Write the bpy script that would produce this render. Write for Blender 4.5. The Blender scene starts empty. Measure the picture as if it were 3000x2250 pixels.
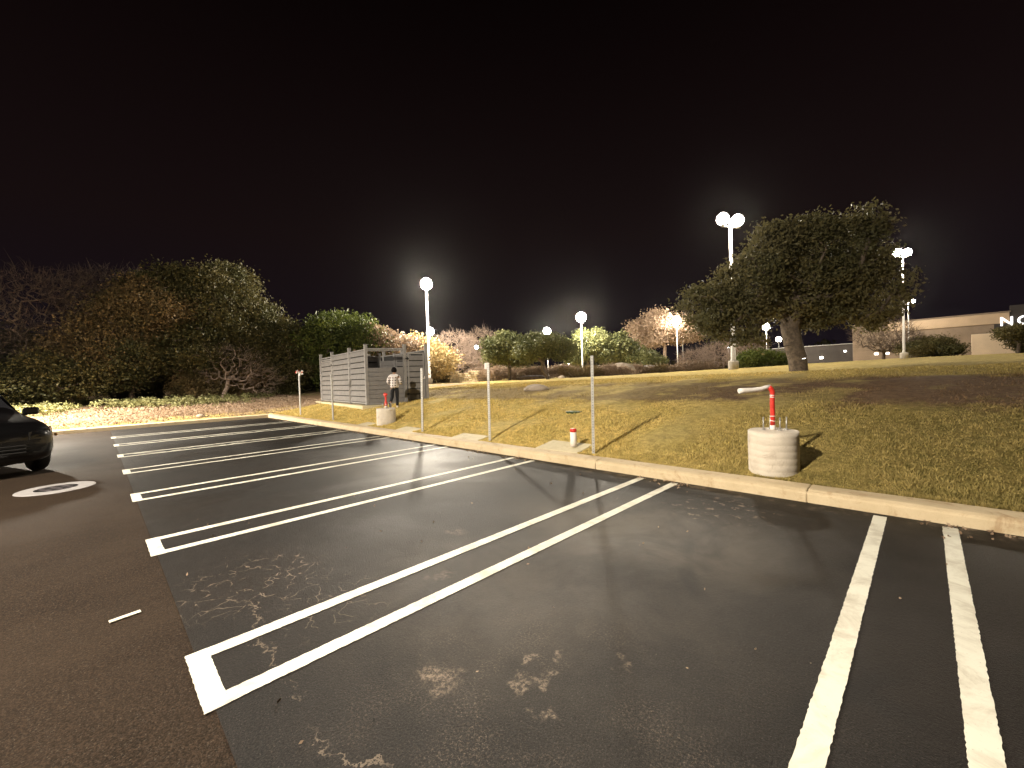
import bpy, math, random
import numpy as np
from mathutils import Vector, Matrix, Euler

# ------------------------------------------------------------------ camera, sky, exposure
scene = bpy.context.scene
COL = scene.collection
cam_d = bpy.data.cameras.new("camera")
cam = bpy.data.objects.new("camera", cam_d)
COL.objects.link(cam)
scene.camera = cam
cam_d.sensor_width = 36.0
cam_d.lens = 36.0 * 1215.6 / 3000.0
cam_d.clip_start = 0.05
cam_d.clip_end = 2000
CAM = Vector((0.0, -6.098, 1.65))
fw = Vector((-0.70538851, 0.7086208, -0.01684087)).normalized()
rt = Vector((0.70874358, 0.70476159, -0.03152195))
rt = (rt - fw * rt.dot(fw)).normalized()
up = rt.cross(fw)
cam.matrix_world = Matrix(((rt.x, up.x, -fw.x, CAM.x), (rt.y, up.y, -fw.y, CAM.y),
                           (rt.z, up.z, -fw.z, CAM.z), (0, 0, 0, 1)))

world = bpy.data.worlds.new("World")
scene.world = world
world.use_nodes = True
wn = world.node_tree.nodes
wl = world.node_tree.links
wn.clear()
w_out = wn.new("ShaderNodeOutputWorld")
w_bg = wn.new("ShaderNodeBackground")
w_tc = wn.new("ShaderNodeTexCoord")
w_sep = wn.new("ShaderNodeSeparateXYZ")
w_ramp = wn.new("ShaderNodeValToRGB")
w_ramp.color_ramp.elements[0].position = 0.0
w_ramp.color_ramp.elements[0].color = (0.0075, 0.0052, 0.0085, 1)
w_ramp.color_ramp.elements[1].position = 0.75
w_ramp.color_ramp.elements[1].color = (0.0008, 0.0001, 0.0001, 1)
_e = w_ramp.color_ramp.elements.new(0.30)
_e.color = (0.0075, 0.0040, 0.0042, 1)
wl.new(w_tc.outputs["Generated"], w_sep.inputs[0])
wl.new(w_sep.outputs["Z"], w_ramp.inputs[0])
wl.new(w_ramp.outputs[0], w_bg.inputs["Color"])
w_bg.inputs["Strength"].default_value = 1.0
wl.new(w_bg.outputs[0], w_out.inputs[0])

scene.view_settings.view_transform = 'Standard'
scene.view_settings.look = 'None'
scene.view_settings.exposure = 0.0
scene.view_settings.gamma = 1.0
scene.render.engine = 'CYCLES'
scene.cycles.max_bounces = 5
scene.cycles.diffuse_bounces = 2
scene.cycles.glossy_bounces = 3
scene.cycles.transmission_bounces = 4
scene.cycles.transparent_max_bounces = 8
scene.cycles.sample_clamp_indirect = 3.0
scene.cycles.use_denoising = True

rng = np.random.default_rng(7)
random.seed(7)


# ------------------------------------------------------------------ helpers
def sm(a, b, x):
    t = np.clip((x - a) / (b - a), 0, 1)
    return t * t * (3 - 2 * t)


def terrain(x, y):
    x = np.asarray(x, float); y = np.asarray(y, float)
    ax = np.maximum(y - .45, 0); lx = np.maximum(-23.9 - x, 0)
    t = np.hypot(ax, lx)
    w = ax / (t + 1e-6)
    A = (1.22 + .5 * sm(-30, 5, x)) * w + .85 * (1 - w)
    z = .15 + A * (1 - np.exp(-t / 7.0))
    z = z + .013 * np.clip(y - 15, 0, 90) * sm(-30, 0, x)
    return z


def gz(x, y):
    return float(terrain(x, y))


def tag(o, label=None, cat=None, group=None, kind=None):
    if label: o["label"] = label
    if cat: o["category"] = cat
    if group: o["group"] = group
    if kind: o["kind"] = kind
    return o


def empty(name, loc, rz=0.0, label=None, cat=None, group=None):
    o = bpy.data.objects.new(name, None)
    o.empty_display_size = 0.2
    o.location = loc
    o.rotation_euler = (0, 0, rz)
    COL.objects.link(o)
    return tag(o, label, cat, group)


def link_mesh(name, me, mat, parent=None, loc=(0, 0, 0)):
    o = bpy.data.objects.new(name, me)
    if mat: me.materials.append(mat)
    o.location = loc
    COL.objects.link(o)
    if parent: o.parent = parent
    return o


def np_mesh(name, V, F, smooth=False):
    """V (n,3) and F (m,k), all faces with k corners"""
    V = np.asarray(V, np.float32); F = np.asarray(F, np.int32)
    me = bpy.data.meshes.new(name)
    me.vertices.add(len(V)); me.vertices.foreach_set("co", V.ravel())
    k = F.shape[1]
    me.loops.add(F.size); me.loops.foreach_set("vertex_index", F.ravel())
    me.polygons.add(len(F))
    me.polygons.foreach_set("loop_start", np.arange(0, F.size, k, dtype=np.int32))
    me.polygons.foreach_set("loop_total", np.full(len(F), k, np.int32))
    if smooth:
        me.polygons.foreach_set("use_smooth", np.ones(len(F), bool))
    me.update(calc_edges=True)
    return me


class MB:
    def __init__(s):
        s.v = []; s.f = []; s.sm = []

    def add(s, vs, fs, smooth=False, M=None):
        n = len(s.v)
        for v in vs:
            v = Vector(v)
            s.v.append(M @ v if M is not None else v)
        for f in fs:
            s.f.append([i + n for i in f]); s.sm.append(smooth)
        return s

    def box(s, c, d, M=None, rot=None, ch=0.0):
        """box with optional chamfer ch on the vertical and horizontal edges"""
        x, y, z = [q / 2 for q in d]
        c = Vector(c)
        R = rot if rot is not None else Matrix.Identity(3)
        ch = min(ch, x * .9, y * .9, z * .9)
        if ch <= 0:
            vs = [(i * x, j * y, k * z) for i in (-1, 1) for j in (-1, 1) for k in (-1, 1)]
            fs = [(0, 1, 3, 2), (4, 6, 7, 5), (0, 4, 5, 1), (2, 3, 7, 6), (0, 2, 6, 4), (1, 5, 7, 3)]
        else:
            vs = []
            for (zz, q) in ((-z, ch), (-z + ch, 0), (z - ch, 0), (z, ch)):
                for (a, b) in ((-x + ch + 0, -y + q), (x - ch, -y + q), (x - q, -y + ch), (x - q, y - ch),
                               (x - ch, y - q), (-x + ch, y - q), (-x + q, y - ch), (-x + q, -y + ch)):
                    vs.append((a, b, zz))
            fs = [tuple(range(7, -1, -1)), tuple(range(24, 32))]
            for l in range(3):
                for i in range(8):
                    j = (i + 1) % 8
                    fs.append((l * 8 + i, l * 8 + j, (l + 1) * 8 + j, (l + 1) * 8 + i))
        s.add([c + R @ Vector(v) for v in vs], fs, False, M)
        return s

    def lathe(s, prof, c=(0, 0, 0), n=24, M=None, smooth=True, cap=True):
        vs = []; fs = []
        for (r, z) in prof:
            for i in range(n):
                a = 2 * math.pi * i / n
                vs.append((c[0] + r * math.cos(a), c[1] + r * math.sin(a), c[2] + z))
        for l in range(len(prof) - 1):
            for i in range(n):
                j = (i + 1) % n
                fs.append((l * n + i, l * n + j, (l + 1) * n + j, (l + 1) * n + i))
        s.add(vs, fs, smooth, M)
        if cap:
            m = len(s.v)
            s.f.append(list(range(m - n * len(prof) + n - 1, m - n * len(prof) - 1, -1))); s.sm.append(False)
            s.f.append(list(range(m - n, m))); s.sm.append(False)
        return s

    def tube(s, pts, rad, n=8, M=None, smooth=True):
        pts = [Vector(p) for p in pts]
        if not hasattr(rad, "__len__"): rad = [rad] * len(pts)
        vs = []; fs = []
        ref = None
        for i, p in enumerate(pts):
            d = (pts[min(i + 1, len(pts) - 1)] - pts[max(i - 1, 0)]).normalized()
            if ref is None:
                ref = Vector((0, 0, 1)) if abs(d.z) < .9 else Vector((1, 0, 0))
            a = d.cross(ref).normalized(); b = d.cross(a).normalized()
            ref = a.cross(d)
            for k in range(n):
                t = 2 * math.pi * k / n
                vs.append(p + (a * math.cos(t) + b * math.sin(t)) * rad[i])
        for l in range(len(pts) - 1):
            for i in range(n):
                j = (i + 1) % n
                fs.append((l * n + i, (l + 1) * n + i, (l + 1) * n + j, l * n + j))
        s.add(vs, fs, smooth, M)
        m = len(s.v); t = n * len(pts)
        s.f.append(list(range(m - t, m - t + n))); s.sm.append(False)
        s.f.append(list(range(m - 1, m - n - 1, -1))); s.sm.append(False)
        return s

    def build(s, name, mat, parent=None, loc=(0, 0, 0), fix=True):
        me = bpy.data.meshes.new(name)
        me.from_pydata([tuple(v) for v in s.v], [], s.f)
        me.polygons.foreach_set("use_smooth", s.sm)
        me.update()
        if fix:
            import bmesh
            bm = bmesh.new(); bm.from_mesh(me)
            bmesh.ops.recalc_face_normals(bm, faces=bm.faces)
            bm.to_mesh(me); bm.free()
        return link_mesh(name, me, mat, parent, loc)


# ------------------------------------------------------------------ materials
def newmat(name):
    m = bpy.data.materials.new(name)
    m.use_nodes = True
    nt = m.node_tree
    b = nt.nodes["Principled BSDF"]
    return m, nt, b


def N(nt, t, **kw):
    n = nt.nodes.new(t)
    for k, v in kw.items():
        setattr(n, k, v)
    return n


def noise(nt, vec, scale, detail=4, rough=.55, dist=0.0, lo=None, hi=None):
    n = N(nt, "ShaderNodeTexNoise")
    n.inputs["Scale"].default_value = scale
    n.inputs["Detail"].default_value = detail
    n.inputs["Roughness"].default_value = rough
    n.inputs["Distortion"].default_value = dist
    nt.links.new(vec, n.inputs["Vector"])
    if lo is None: return n.outputs["Fac"]
    return mr(nt, n.outputs["Fac"], lo, hi)


def mr(nt, val, lo, hi, a=0.0, b=1.0, smooth=True):
    r = N(nt, "ShaderNodeMapRange")
    if smooth: r.interpolation_type = 'SMOOTHSTEP'
    r.inputs["From Min"].default_value = lo
    r.inputs["From Max"].default_value = hi
    r.inputs["To Min"].default_value = a
    r.inputs["To Max"].default_value = b
    nt.links.new(val, r.inputs["Value"])
    return r.outputs["Result"]


def mth(nt, op, a, b=None, c=None):
    m = N(nt, "ShaderNodeMath", operation=op)
    for i, v in enumerate((a, b, c)):
        if v is None: continue
        if isinstance(v, (int, float)): m.inputs[i].default_value = v
        else: nt.links.new(v, m.inputs[i])
    return m.outputs[0]


def mixc(nt, fac, a, b, mode='MIX'):
    m = N(nt, "ShaderNodeMix", data_type='RGBA', blend_type=mode)
    for sock, v in ((m.inputs["Factor"], fac), (m.inputs["A"], a), (m.inputs["B"], b)):
        pass
    fa = m.inputs[0]; A = m.inputs[6]; B = m.inputs[7]
    for sock, v in ((fa, fac), (A, a), (B, b)):
        if isinstance(v, (int, float)): sock.default_value = v
        elif isinstance(v, tuple): sock.default_value = (v[0], v[1], v[2], 1)
        else: nt.links.new(v, sock)
    return m.outputs[2]


def bump(nt, b, h, strength=.3, dist=.02):
    n = N(nt, "ShaderNodeBump")
    n.inputs["Strength"].default_value = strength
    n.inputs["Distance"].default_value = dist
    nt.links.new(h, n.inputs["Height"])
    nt.links.new(n.outputs[0], b.inputs["Normal"])


def objco(nt):
    return N(nt, "ShaderNodeTexCoord").outputs["Object"]


def simple(name, col, rough=.6, metal=0.0, var=.25, scale=6.0, bumps=.15, bd=.01, spec=.5):
    m, nt, b = newmat(name)
    co = objco(nt)
    f = noise(nt, co, scale, 6, .6, 0, .3, .7)
    dark = tuple(c * (1 - var) for c in col); lite = tuple(min(1, c * (1 + var)) for c in col)
    nt.links.new(mixc(nt, f, dark, lite), b.inputs["Base Color"])
    b.inputs["Roughness"].default_value = rough
    b.inputs["Metallic"].default_value = metal
    b.inputs["Specular IOR Level"].default_value = spec
    if bumps: bump(nt, b, noise(nt, co, scale * 9, 4, .6), bumps, bd)
    return m


def emis(name, col, strength):
    m, nt, b = newmat(name)
    b.inputs["Base Color"].default_value = (.8, .8, .8, 1)
    b.inputs["Emission Color"].default_value = (*col, 1)
    b.inputs["Emission Strength"].default_value = strength
    return m


def island_leaf(name, c1, c2, c3, trans=.25):
    """foliage: each leaf its own shade, clumps drift between two hues"""
    m, nt, b = newmat(name)
    g = N(nt, "ShaderNodeNewGeometry")
    co = objco(nt)
    a = mixc(nt, g.outputs["Random Per Island"], c1, c2)
    big = noise(nt, co, .55, 3, .6, 0, .42, .62)
    c = mixc(nt, mth(nt, 'MULTIPLY', big, .65), a, c3)
    nt.links.new(c, b.inputs["Base Color"])
    b.inputs["Roughness"].default_value = .55
    b.inputs["Specular IOR Level"].default_value = .25
    tr = N(nt, "ShaderNodeBsdfTranslucent")
    nt.links.new(c, tr.inputs["Color"])
    mx = N(nt, "ShaderNodeMixShader")
    mx.inputs[0].default_value = trans
    nt.links.new(b.outputs[0], mx.inputs[1]); nt.links.new(tr.outputs[0], mx.inputs[2])
    nt.links.new(mx.outputs[0], nt.nodes["Material Output"].inputs["Surface"])
    return m


M = {}


def asphalt(name, base, dust, fresh):
    m, nt, b = newmat(name)
    co = objco(nt)
    grain = noise(nt, co, 95, 3, .7, 0, .42, .66)          # aggregate
    grain2 = noise(nt, co, 38, 5, .75, 0, .35, .75)
    large = noise(nt, co, .33, 5, .6, .3, .35, .68)
    mid = noise(nt, co, 1.7, 6, .62, .4, .35, .72)
    c = mixc(nt, grain, tuple(x * .35 for x in base), tuple(x * 2.3 for x in base))
    glint_chip = noise(nt, co, 110, 2, .6, 0, .60, .72)  # pale stone chips, more of them to stand in for glints
    c = mixc(nt, mth(nt, 'MULTIPLY', glint_chip, .5), c, (.16, .135, .11))
    c = mixc(nt, mth(nt, 'MULTIPLY', grain2, .5), c, tuple(x * .8 for x in base))
    c = mixc(nt, mth(nt, 'MULTIPLY', large, .55 if fresh else .4), c, dust)
    c = mixc(nt, mth(nt, 'MULTIPLY', mid, .22), c, tuple(x * 1.15 for x in dust))
    # pale scuffs worn through the coat, scattered
    sc = noise(nt, co, 3.1, 8, .78, .8, .66, .78)
    c = mixc(nt, mth(nt, 'MULTIPLY', sc, .4), c, (.25, .20, .15))
    rough = mr(nt, large, 0, 1, .62, .48) if fresh else mr(nt, large, 0, 1, .8, .7)
    if fresh:
        sep = N(nt, "ShaderNodeSeparateXYZ"); nt.links.new(co, sep.inputs[0])
        X, Y = sep.outputs["X"], sep.outputs["Y"]

        def blob(cx, cy, r0, r1, sx=1.0):   # soft patch round a point of the lot
            dx = mth(nt, 'MULTIPLY', mth(nt, 'SUBTRACT', X, cx), sx); dy = mth(nt, 'SUBTRACT', Y, cy)
            d = mth(nt, 'SQRT', mth(nt, 'ADD', mth(nt, 'MULTIPLY', dx, dx), mth(nt, 'MULTIPLY', dy, dy)))
            return mr(nt, d, r0, r1, 1, 0)
        # alligator cracks, pale where the coat let go
        v = N(nt, "ShaderNodeTexVoronoi", feature='DISTANCE_TO_EDGE')
        v.inputs["Scale"].default_value = 6.2
        wv = N(nt, "ShaderNodeTexNoise"); wv.inputs["Scale"].default_value = 5; nt.links.new(co, wv.inputs["Vector"])
        add = N(nt, "ShaderNodeVectorMath", operation='MULTIPLY_ADD')
        nt.links.new(wv.outputs["Color"], add.inputs[0]); add.inputs[1].default_value = (.25, .25, .25)
        nt.links.new(co, add.inputs[2]); nt.links.new(add.outputs[0], v.inputs["Vector"])
        cr = mr(nt, v.outputs["Distance"], .008, .028, 1, 0)
        area = mth(nt, 'MAXIMUM', blob(-4.05, -5.2, .35, .75), mth(nt, 'MULTIPLY', blob(-3.2, -4.9, .2, .6), .7))
        brk = noise(nt, co, 7, 3, .6, 0, .45, .55)
        crm = mth(nt, 'MULTIPLY', mth(nt, 'MULTIPLY', cr, area), brk)
        # one long wandering crack across the bay ends
        wob = noise(nt, co, 2.2, 6, .7)
        dl = mth(nt, 'ABSOLUTE', mth(nt, 'SUBTRACT', mth(nt, 'ADD', Y, mth(nt, 'MULTIPLY', mth(nt, 'SUBTRACT', wob, .5), .8)), -5.38))
        ln = mth(nt, 'MULTIPLY', mr(nt, dl, .003, .013, 1, 0), mr(nt, mth(nt, 'ABSOLUTE', mth(nt, 'SUBTRACT', X, -2.2)), 1.3, 1.9, 1, 0))
        ln = mth(nt, 'MULTIPLY', ln, noise(nt, co, 4.2, 3, .6, 0, .4, .52))
        crm = mth(nt, 'MAXIMUM', crm, mth(nt, 'MULTIPLY', ln, .8))
        # worn gravelly patch in the nearest bay
        spk = noise(nt, co, 70, 5, .85, 0, .5, .72)
        wz = noise(nt, co, 1.9, 4, .65, 0, .42, .62)
        wear = mth(nt, 'MULTIPLY', mth(nt, 'MULTIPLY', blob(-1.35, -4.6, .3, 1.5, .8), wz), mth(nt, 'MULTIPLY', spk, .9))
        p1 = mth(nt, 'MULTIPLY', blob(-1.94, -4.78, .03, .15), mth(nt, 'MULTIPLY', spk, 1.0))
        wear = mth(nt, 'MAXIMUM', wear, p1)
        fine = noise(nt, co, 34, 5, .85, .3, .42, .62)
        X0, Y0 = X, Y
        wx = N(nt, "ShaderNodeTexNoise"); wx.inputs["Scale"].default_value = 9; wx.inputs["Detail"].default_value = 5; nt.links.new(co, wx.inputs["Vector"])
        ws_ = N(nt, "ShaderNodeSeparateXYZ"); nt.links.new(wx.outputs["Color"], ws_.inputs[0])
        X = mth(nt, 'ADD', X0, mth(nt, 'MULTIPLY', mth(nt, 'SUBTRACT', ws_.outputs[0], .5), .34))
        Y = mth(nt, 'ADD', Y0, mth(nt, 'MULTIPLY', mth(nt, 'SUBTRACT', ws_.outputs[1], .5), .34))
        for (bx_, by_, br_, bs_) in ((-1.93, -4.80, .13, .9), (-1.66, -4.35, .05, 1), (-1.50, -4.42, .06, .9), (-1.55, -4.53, .055, .9), (-1.33, -4.62, .06, .9), (-1.55, -4.20, .05, .8), (-1.26, -4.02, .05, .6), (-2.9, -4.1, .08, .4), (-3.6, -3.4, .10, .45)):
            wear = mth(nt, 'MAXIMUM', wear, mth(nt, 'MULTIPLY', blob(bx_, by_, br_ * .35, br_ * 1.25), mth(nt, 'MULTIPLY', fine, bs_)))
        X, Y = X0, Y0
        # scuff string near the kerb
        sc2 = noise(nt, co, 9, 4, .7, .3, .55, .66)
        wear2 = mth(nt, 'MULTIPLY', blob(-1.75, -.95, .2, .75, 1.0), sc2)
        wear = mth(nt, 'MAXIMUM', wear, wear2)
        # drifted dust along the kerb
        ked = mth(nt, 'MULTIPLY', mr(nt, Y, -.45, -.02, 0, 1), noise(nt, co, 5, 5, .7, 0, .5, .7))
        wear = mth(nt, 'MAXIMUM', wear, mth(nt, 'MULTIPLY', ked, .6))
        c = mixc(nt, mth(nt, 'MULTIPLY', wear, .85), c, (.27, .205, .15))
        c = mixc(nt, mth(nt, 'MULTIPLY', crm, .6), c, (.27, .21, .155))
        # pale dust patches, with the lamps' glare painted into the colour
        dust_glare = mth(nt, 'MAXIMUM', blob(-2.2, -2.1, .3, 1.7, .75), mth(nt, 'MULTIPLY', blob(-7.2, -1.6, .4, 2.2, .6), .7))
        dust_glare = mth(nt, 'MAXIMUM', dust_glare, mth(nt, 'MULTIPLY', blob(-2.3, -3.7, .3, 1.9, .8), .55))
        dust_glare = mth(nt, 'MULTIPLY', dust_glare, mr(nt, noise(nt, co, 1.1, 6, .7, .6), .3, .7, .25, 1))
        c = mixc(nt, mth(nt, 'MULTIPLY', dust_glare, .75), c, (.105, .087, .068))
        # tyre arcs: two rings of dark rubber
        for (cx, cy, rr, wd) in ((-.1, -1.9, 1.55, .07), (2.2, -4.6, 2.75, .06)):
            dx = mth(nt, 'SUBTRACT', X, cx); dy = mth(nt, 'SUBTRACT', Y, cy)
            d = mth(nt, 'SQRT', mth(nt, 'ADD', mth(nt, 'MULTIPLY', dx, dx), mth(nt, 'MULTIPLY', dy, dy)))
            ring = mr(nt, mth(nt, 'ABSOLUTE', mth(nt, 'SUBTRACT', d, rr)), wd * .4, wd * 1.5, 1, 0)
            ring = mth(nt, 'MULTIPLY', ring, noise(nt, co, .9, 2, .5, 0, .45, .6))
            c = mixc(nt, mth(nt, 'MULTIPLY', ring, .6), c, (.006, .005, .0045))
    nt.links.new(c, b.inputs["Base Color"])
    nt.links.new(rough, b.inputs["Roughness"])
    b.inputs["Specular IOR Level"].default_value = .24 if fresh else .1
    h = mth(nt, 'ADD', mth(nt, 'MULTIPLY', grain, .6), mth(nt, 'MULTIPLY', grain2, .7))
    bump(nt, b, h, .42 if fresh else .35, .007)
    return m


M['asphalt_new'] = asphalt('asphalt_new', (.0085, .0066, .0056), (.021, .0160, .0132), True)
M['asphalt_old'] = asphalt('asphalt_old', (.022, .0140, .0090), (.040, .0265, .0170), False)


def paint_mat():
    m, nt, b = newmat('road_paint')
    co = objco(nt)
    blot = noise(nt, co, 3.5, 6, .7, .5, .4, .72)
    spk = noise(nt, co, 42, 4, .8, 0, .62, .72)
    c = mixc(nt, blot, (.74, .71, .60), (.50, .45, .36))
    c = mixc(nt, mth(nt, 'MULTIPLY', spk, .5), c, (.12, .10, .085))
    nt.links.new(c, b.inputs["Base Color"])
    b.inputs["Roughness"].default_value = .65
    bump(nt, b, noise(nt, co, 80, 3, .7), .3, .005)
    return m


M['paint'] = paint_mat()


def concrete(name, c1, c2, stain, sc=2.0, rough=.8):
    m, nt, b = newmat(name)
    co = objco(nt)
    c = mixc(nt, noise(nt, co, sc, 6, .65, .4, .3, .7), c1, c2)
    c = mixc(nt, mth(nt, 'MULTIPLY', noise(nt, co, sc * 1.7, 7, .75, .6, .52, .70), .75), c, stain)
    c = mixc(nt, mth(nt, 'MULTIPLY', noise(nt, co, 60, 3, .7, 0, .55, .7), .25), c, stain)
    nt.links.new(c, b.inputs["Base Color"])
    b.inputs["Roughness"].default_value = rough
    bump(nt, b, noise(nt, co, 35, 6, .7), .35, .008)
    return m


M['kerb'] = concrete('kerb_concrete', (.60, .48, .31), (.50, .39, .24), (.36, .23, .12))
M['pad'] = concrete('pad_concrete', (.60, .52, .34), (.52, .44, .28), (.36, .28, .17))
M['drum'] = concrete('drum_concrete', (.66, .58, .48), (.56, .49, .40), (.36, .29, .22), 3.0)
M['lamp_base'] = concrete('lamp_base_concrete', (.5, .46, .4), (.42, .38, .33), (.3, .26, .2))


def lawn_colour(nt, co):
    sep = N(nt, "ShaderNodeSeparateXYZ"); nt.links.new(co, sep.inputs[0])
    X, Y = sep.outputs["X"], sep.outputs["Y"]
    n1 = noise(nt, co, 1.1, 6, .65, .5, .35, .68)
    n2 = noise(nt, co, 6.5, 6, .72, .4, .36, .66)
    n3 = noise(nt, co, 26, 4, .75, .3, .35, .7)
    grass = mixc(nt, n1, (.80, .60, .21), (.64, .50, .16))
    grass = mixc(nt, mth(nt, 'MULTIPLY', n2, .75), grass, (.30, .225, .062))
    grass = mixc(nt, mth(nt, 'MULTIPLY', n3, .5), grass, (.62, .46, .17))
    # darker and slightly greener towards the right-hand side of the slope
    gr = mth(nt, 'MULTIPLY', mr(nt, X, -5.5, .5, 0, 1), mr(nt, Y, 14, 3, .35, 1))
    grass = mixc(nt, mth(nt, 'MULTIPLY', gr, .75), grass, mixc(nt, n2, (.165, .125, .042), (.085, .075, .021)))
    soil = mixc(nt, n2, (.18, .105, .055), (.10, .055, .028))
    soil = mixc(nt, mth(nt, 'MULTIPLY', n3, .3), soil, (.26, .18, .10))
    # band of worn brown turf half-way up the slope
    yw = mth(nt, 'ADD', Y, mth(nt, 'MULTIPLY', mth(nt, 'SUBTRACT', noise(nt, co, .35, 5, .6), .5), 4.0))
    yw = mth(nt, 'ADD', yw, mth(nt, 'MULTIPLY', mth(nt, 'SUBTRACT', noise(nt, co, 2.5, 4, .7), .5), 1.2))
    band = mth(nt, 'MULTIPLY', mr(nt, yw, 4.3, 5.1, 0, 1), mr(nt, yw, 8.2, 10.2, 1, 0))
    band = mth(nt, 'MULTIPLY', band, mth(nt, 'SUBTRACT', 1.0, mth(nt, 'MULTIPLY', noise(nt, co, .5, 3, .6, 0, .5, .62), .75)))
    left = mr(nt, mth(nt, 'ADD', X, mth(nt, 'MULTIPLY', n1, 1.5)), -25.0, -23.0, 1, 0)
    left = mth(nt, 'MULTIPLY', left, mr(nt, Y, 14, 20, 1, 0))
    band = mth(nt, 'MULTIPLY', band, mr(nt, X, -7.0, -3.0, .62, 1))
    c = mixc(nt, mth(nt, 'MAXIMUM', band, 0.0), grass, soil)
    leafs = mixc(nt, n3, (.29, .195, .12), (.38, .28, .18))
    litter = mixc(nt, n2, leafs, (.24, .15, .09))
    c = mixc(nt, left, c, litter)
    wd = mth(nt, 'MULTIPLY', mth(nt, 'MULTIPLY', left, mr(nt, X, -28.5, -31.5, 0, 1)), noise(nt, co, .8, 5, .7, 0, .48, .6))
    c = mixc(nt, mth(nt, 'MULTIPLY', wd, .7), c, (.24, .22, .08))
    return c, n2, n3


def lawn_mat():
    m, nt, b = newmat('lawn_ground')
    co = objco(nt)
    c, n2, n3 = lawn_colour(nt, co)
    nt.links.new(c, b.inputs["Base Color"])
    b.inputs["Roughness"].default_value = .9
    b.inputs["Specular IOR Level"].default_value = .15
    h = mth(nt, 'ADD', mth(nt, 'MULTIPLY', n2, 1.0), mth(nt, 'MULTIPLY', n3, .5))
    bump(nt, b, h, .7, .05)
    return m


M['lawn'] = lawn_mat()


def blade_mat():
    m, nt, b = newmat('grass_blades')
    g = N(nt, "ShaderNodeNewGeometry")
    co = objco(nt)
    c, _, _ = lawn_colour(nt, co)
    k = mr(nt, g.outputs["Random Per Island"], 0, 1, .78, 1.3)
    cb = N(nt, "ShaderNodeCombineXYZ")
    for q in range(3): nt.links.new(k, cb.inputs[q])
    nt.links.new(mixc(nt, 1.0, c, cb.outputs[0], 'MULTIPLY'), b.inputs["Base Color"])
    b.inputs["Roughness"].default_value = .7
    b.inputs["Specular IOR Level"].default_value = .2
    return m


M['blades'] = blade_mat()
M['bark'] = simple('bark', (.10, .075, .055), .9, 0, .5, 8, .6, .03)
M['bark_oak'] = simple('oak_bark', (.15, .115, .085), .9, 0, .4, 8, .6, .03)
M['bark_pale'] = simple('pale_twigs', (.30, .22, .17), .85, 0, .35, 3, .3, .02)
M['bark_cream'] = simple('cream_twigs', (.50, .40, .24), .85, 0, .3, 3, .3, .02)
M['bark_dark'] = simple('dark_twigs', (.085, .058, .040), .9, 0, .35, 3, .3, .02)
M['leaf_olive'] = island_leaf('olive_leaves', (.070, .064, .022), (.125, .100, .036), (.045, .050, .018))
M['leaf_brown'] = island_leaf('browning_leaves', (.15, .10, .045), (.22, .15, .065), (.09, .075, .030))
M['leaf_green'] = island_leaf('green_leaves', (.075, .100, .018), (.135, .150, .030), (.045, .065, .014))
M['leaf_oak'] = island_leaf('oak_leaves', (.125, .110, .048), (.20, .17, .075), (.08, .08, .034))
M['leaf_mid'] = island_leaf('live_oak_leaves', (.090, .100, .035), (.16, .155, .060), (.05, .06, .022))
M['leaf_lamplit'] = island_leaf('lamplit_leaves', (.36, .26, .11), (.48, .37, .19), (.26, .19, .08))  # yellow lamplight put into the leaf colour
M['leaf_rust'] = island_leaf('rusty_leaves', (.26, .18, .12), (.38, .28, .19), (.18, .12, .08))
M['leaf_weed'] = island_leaf('weed_leaves', (.16, .16, .06), (.28, .26, .12), (.12, .13, .045))
M['litter'] = island_leaf('leaf_litter', (.27, .185, .12), (.40, .30, .21), (.18, .115, .07), 0)
M['galv'] = simple('galvanised_steel', (.62, .60, .57), .42, .55, .12, 12, .1, .003)


def perf():
    m, nt, b = newmat('perforated_steel')
    co = objco(nt); sep = N(nt, "ShaderNodeSeparateXYZ"); nt.links.new(co, sep.inputs[0])
    fz = mth(nt, 'ABSOLUTE', mth(nt, 'SUBTRACT', mth(nt, 'FRACT', mth(nt, 'DIVIDE', mth(nt, 'ADD', sep.outputs['Z'], 1), .0508)), .5))
    hz = mth(nt, 'LESS_THAN', fz, .12)
    h = mth(nt, 'MULTIPLY', hz, mth(nt, 'LESS_THAN', mth(nt, 'MINIMUM', mth(nt, 'ABSOLUTE', sep.outputs['X']), mth(nt, 'ABSOLUTE', sep.outputs['Y'])), .006))
    f = noise(nt, co, 12, 5, .6, 0, .3, .7)
    c = mixc(nt, f, (.50, .48, .45), (.66, .64, .60))
    nt.links.new(mixc(nt, h, c, (.02, .02, .02)), b.inputs['Base Color'])
    b.inputs['Metallic'].default_value = .3; b.inputs['Roughness'].default_value = .45
    return m


M['galv_perf'] = perf()
M['steel_pole'] = simple('painted_pole', (.55, .52, .48), .45, .2, .12, 5, .05, .003)
M['head'] = simple('lamp_housing', (.30, .29, .28), .5, .3, .1, 5, 0)
M['plank'] = simple('grey_composite_plank', (.185, .172, .165), .75, 0, .10, 5, .2, .003)
M['gap'] = simple('lap_shade', (.02, .019, .018), .9, 0, .1, 5, 0)  # dark colour stands in for shadow between the planks
M['frame'] = simple('grey_fence_frame', (.26, .245, .235), .7, 0, .12, 9, .2, .004)
M['black'] = simple('black_iron', (.018, .017, .016), .5, .3, .2, 9, .1, .003)
M['red'] = simple('red_tape', (.62, .035, .022), .45, 0, .2, 20, .4, .006)
M['white_pvc'] = simple('white_pvc', (.80, .74, .68), .4, 0, .06, 14, .2, .004)
M['rod'] = simple('threaded_rod', (.42, .40, .37), .4, .7, .2, 40, .5, .003)
M['stone'] = simple('limestone', (.50, .40, .26), .9, 0, .4, 3, .8, .05)
M['rock'] = simple('pale_boulder', (.42, .34, .26), .9, 0, .3, 2, .8, .06)
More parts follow.
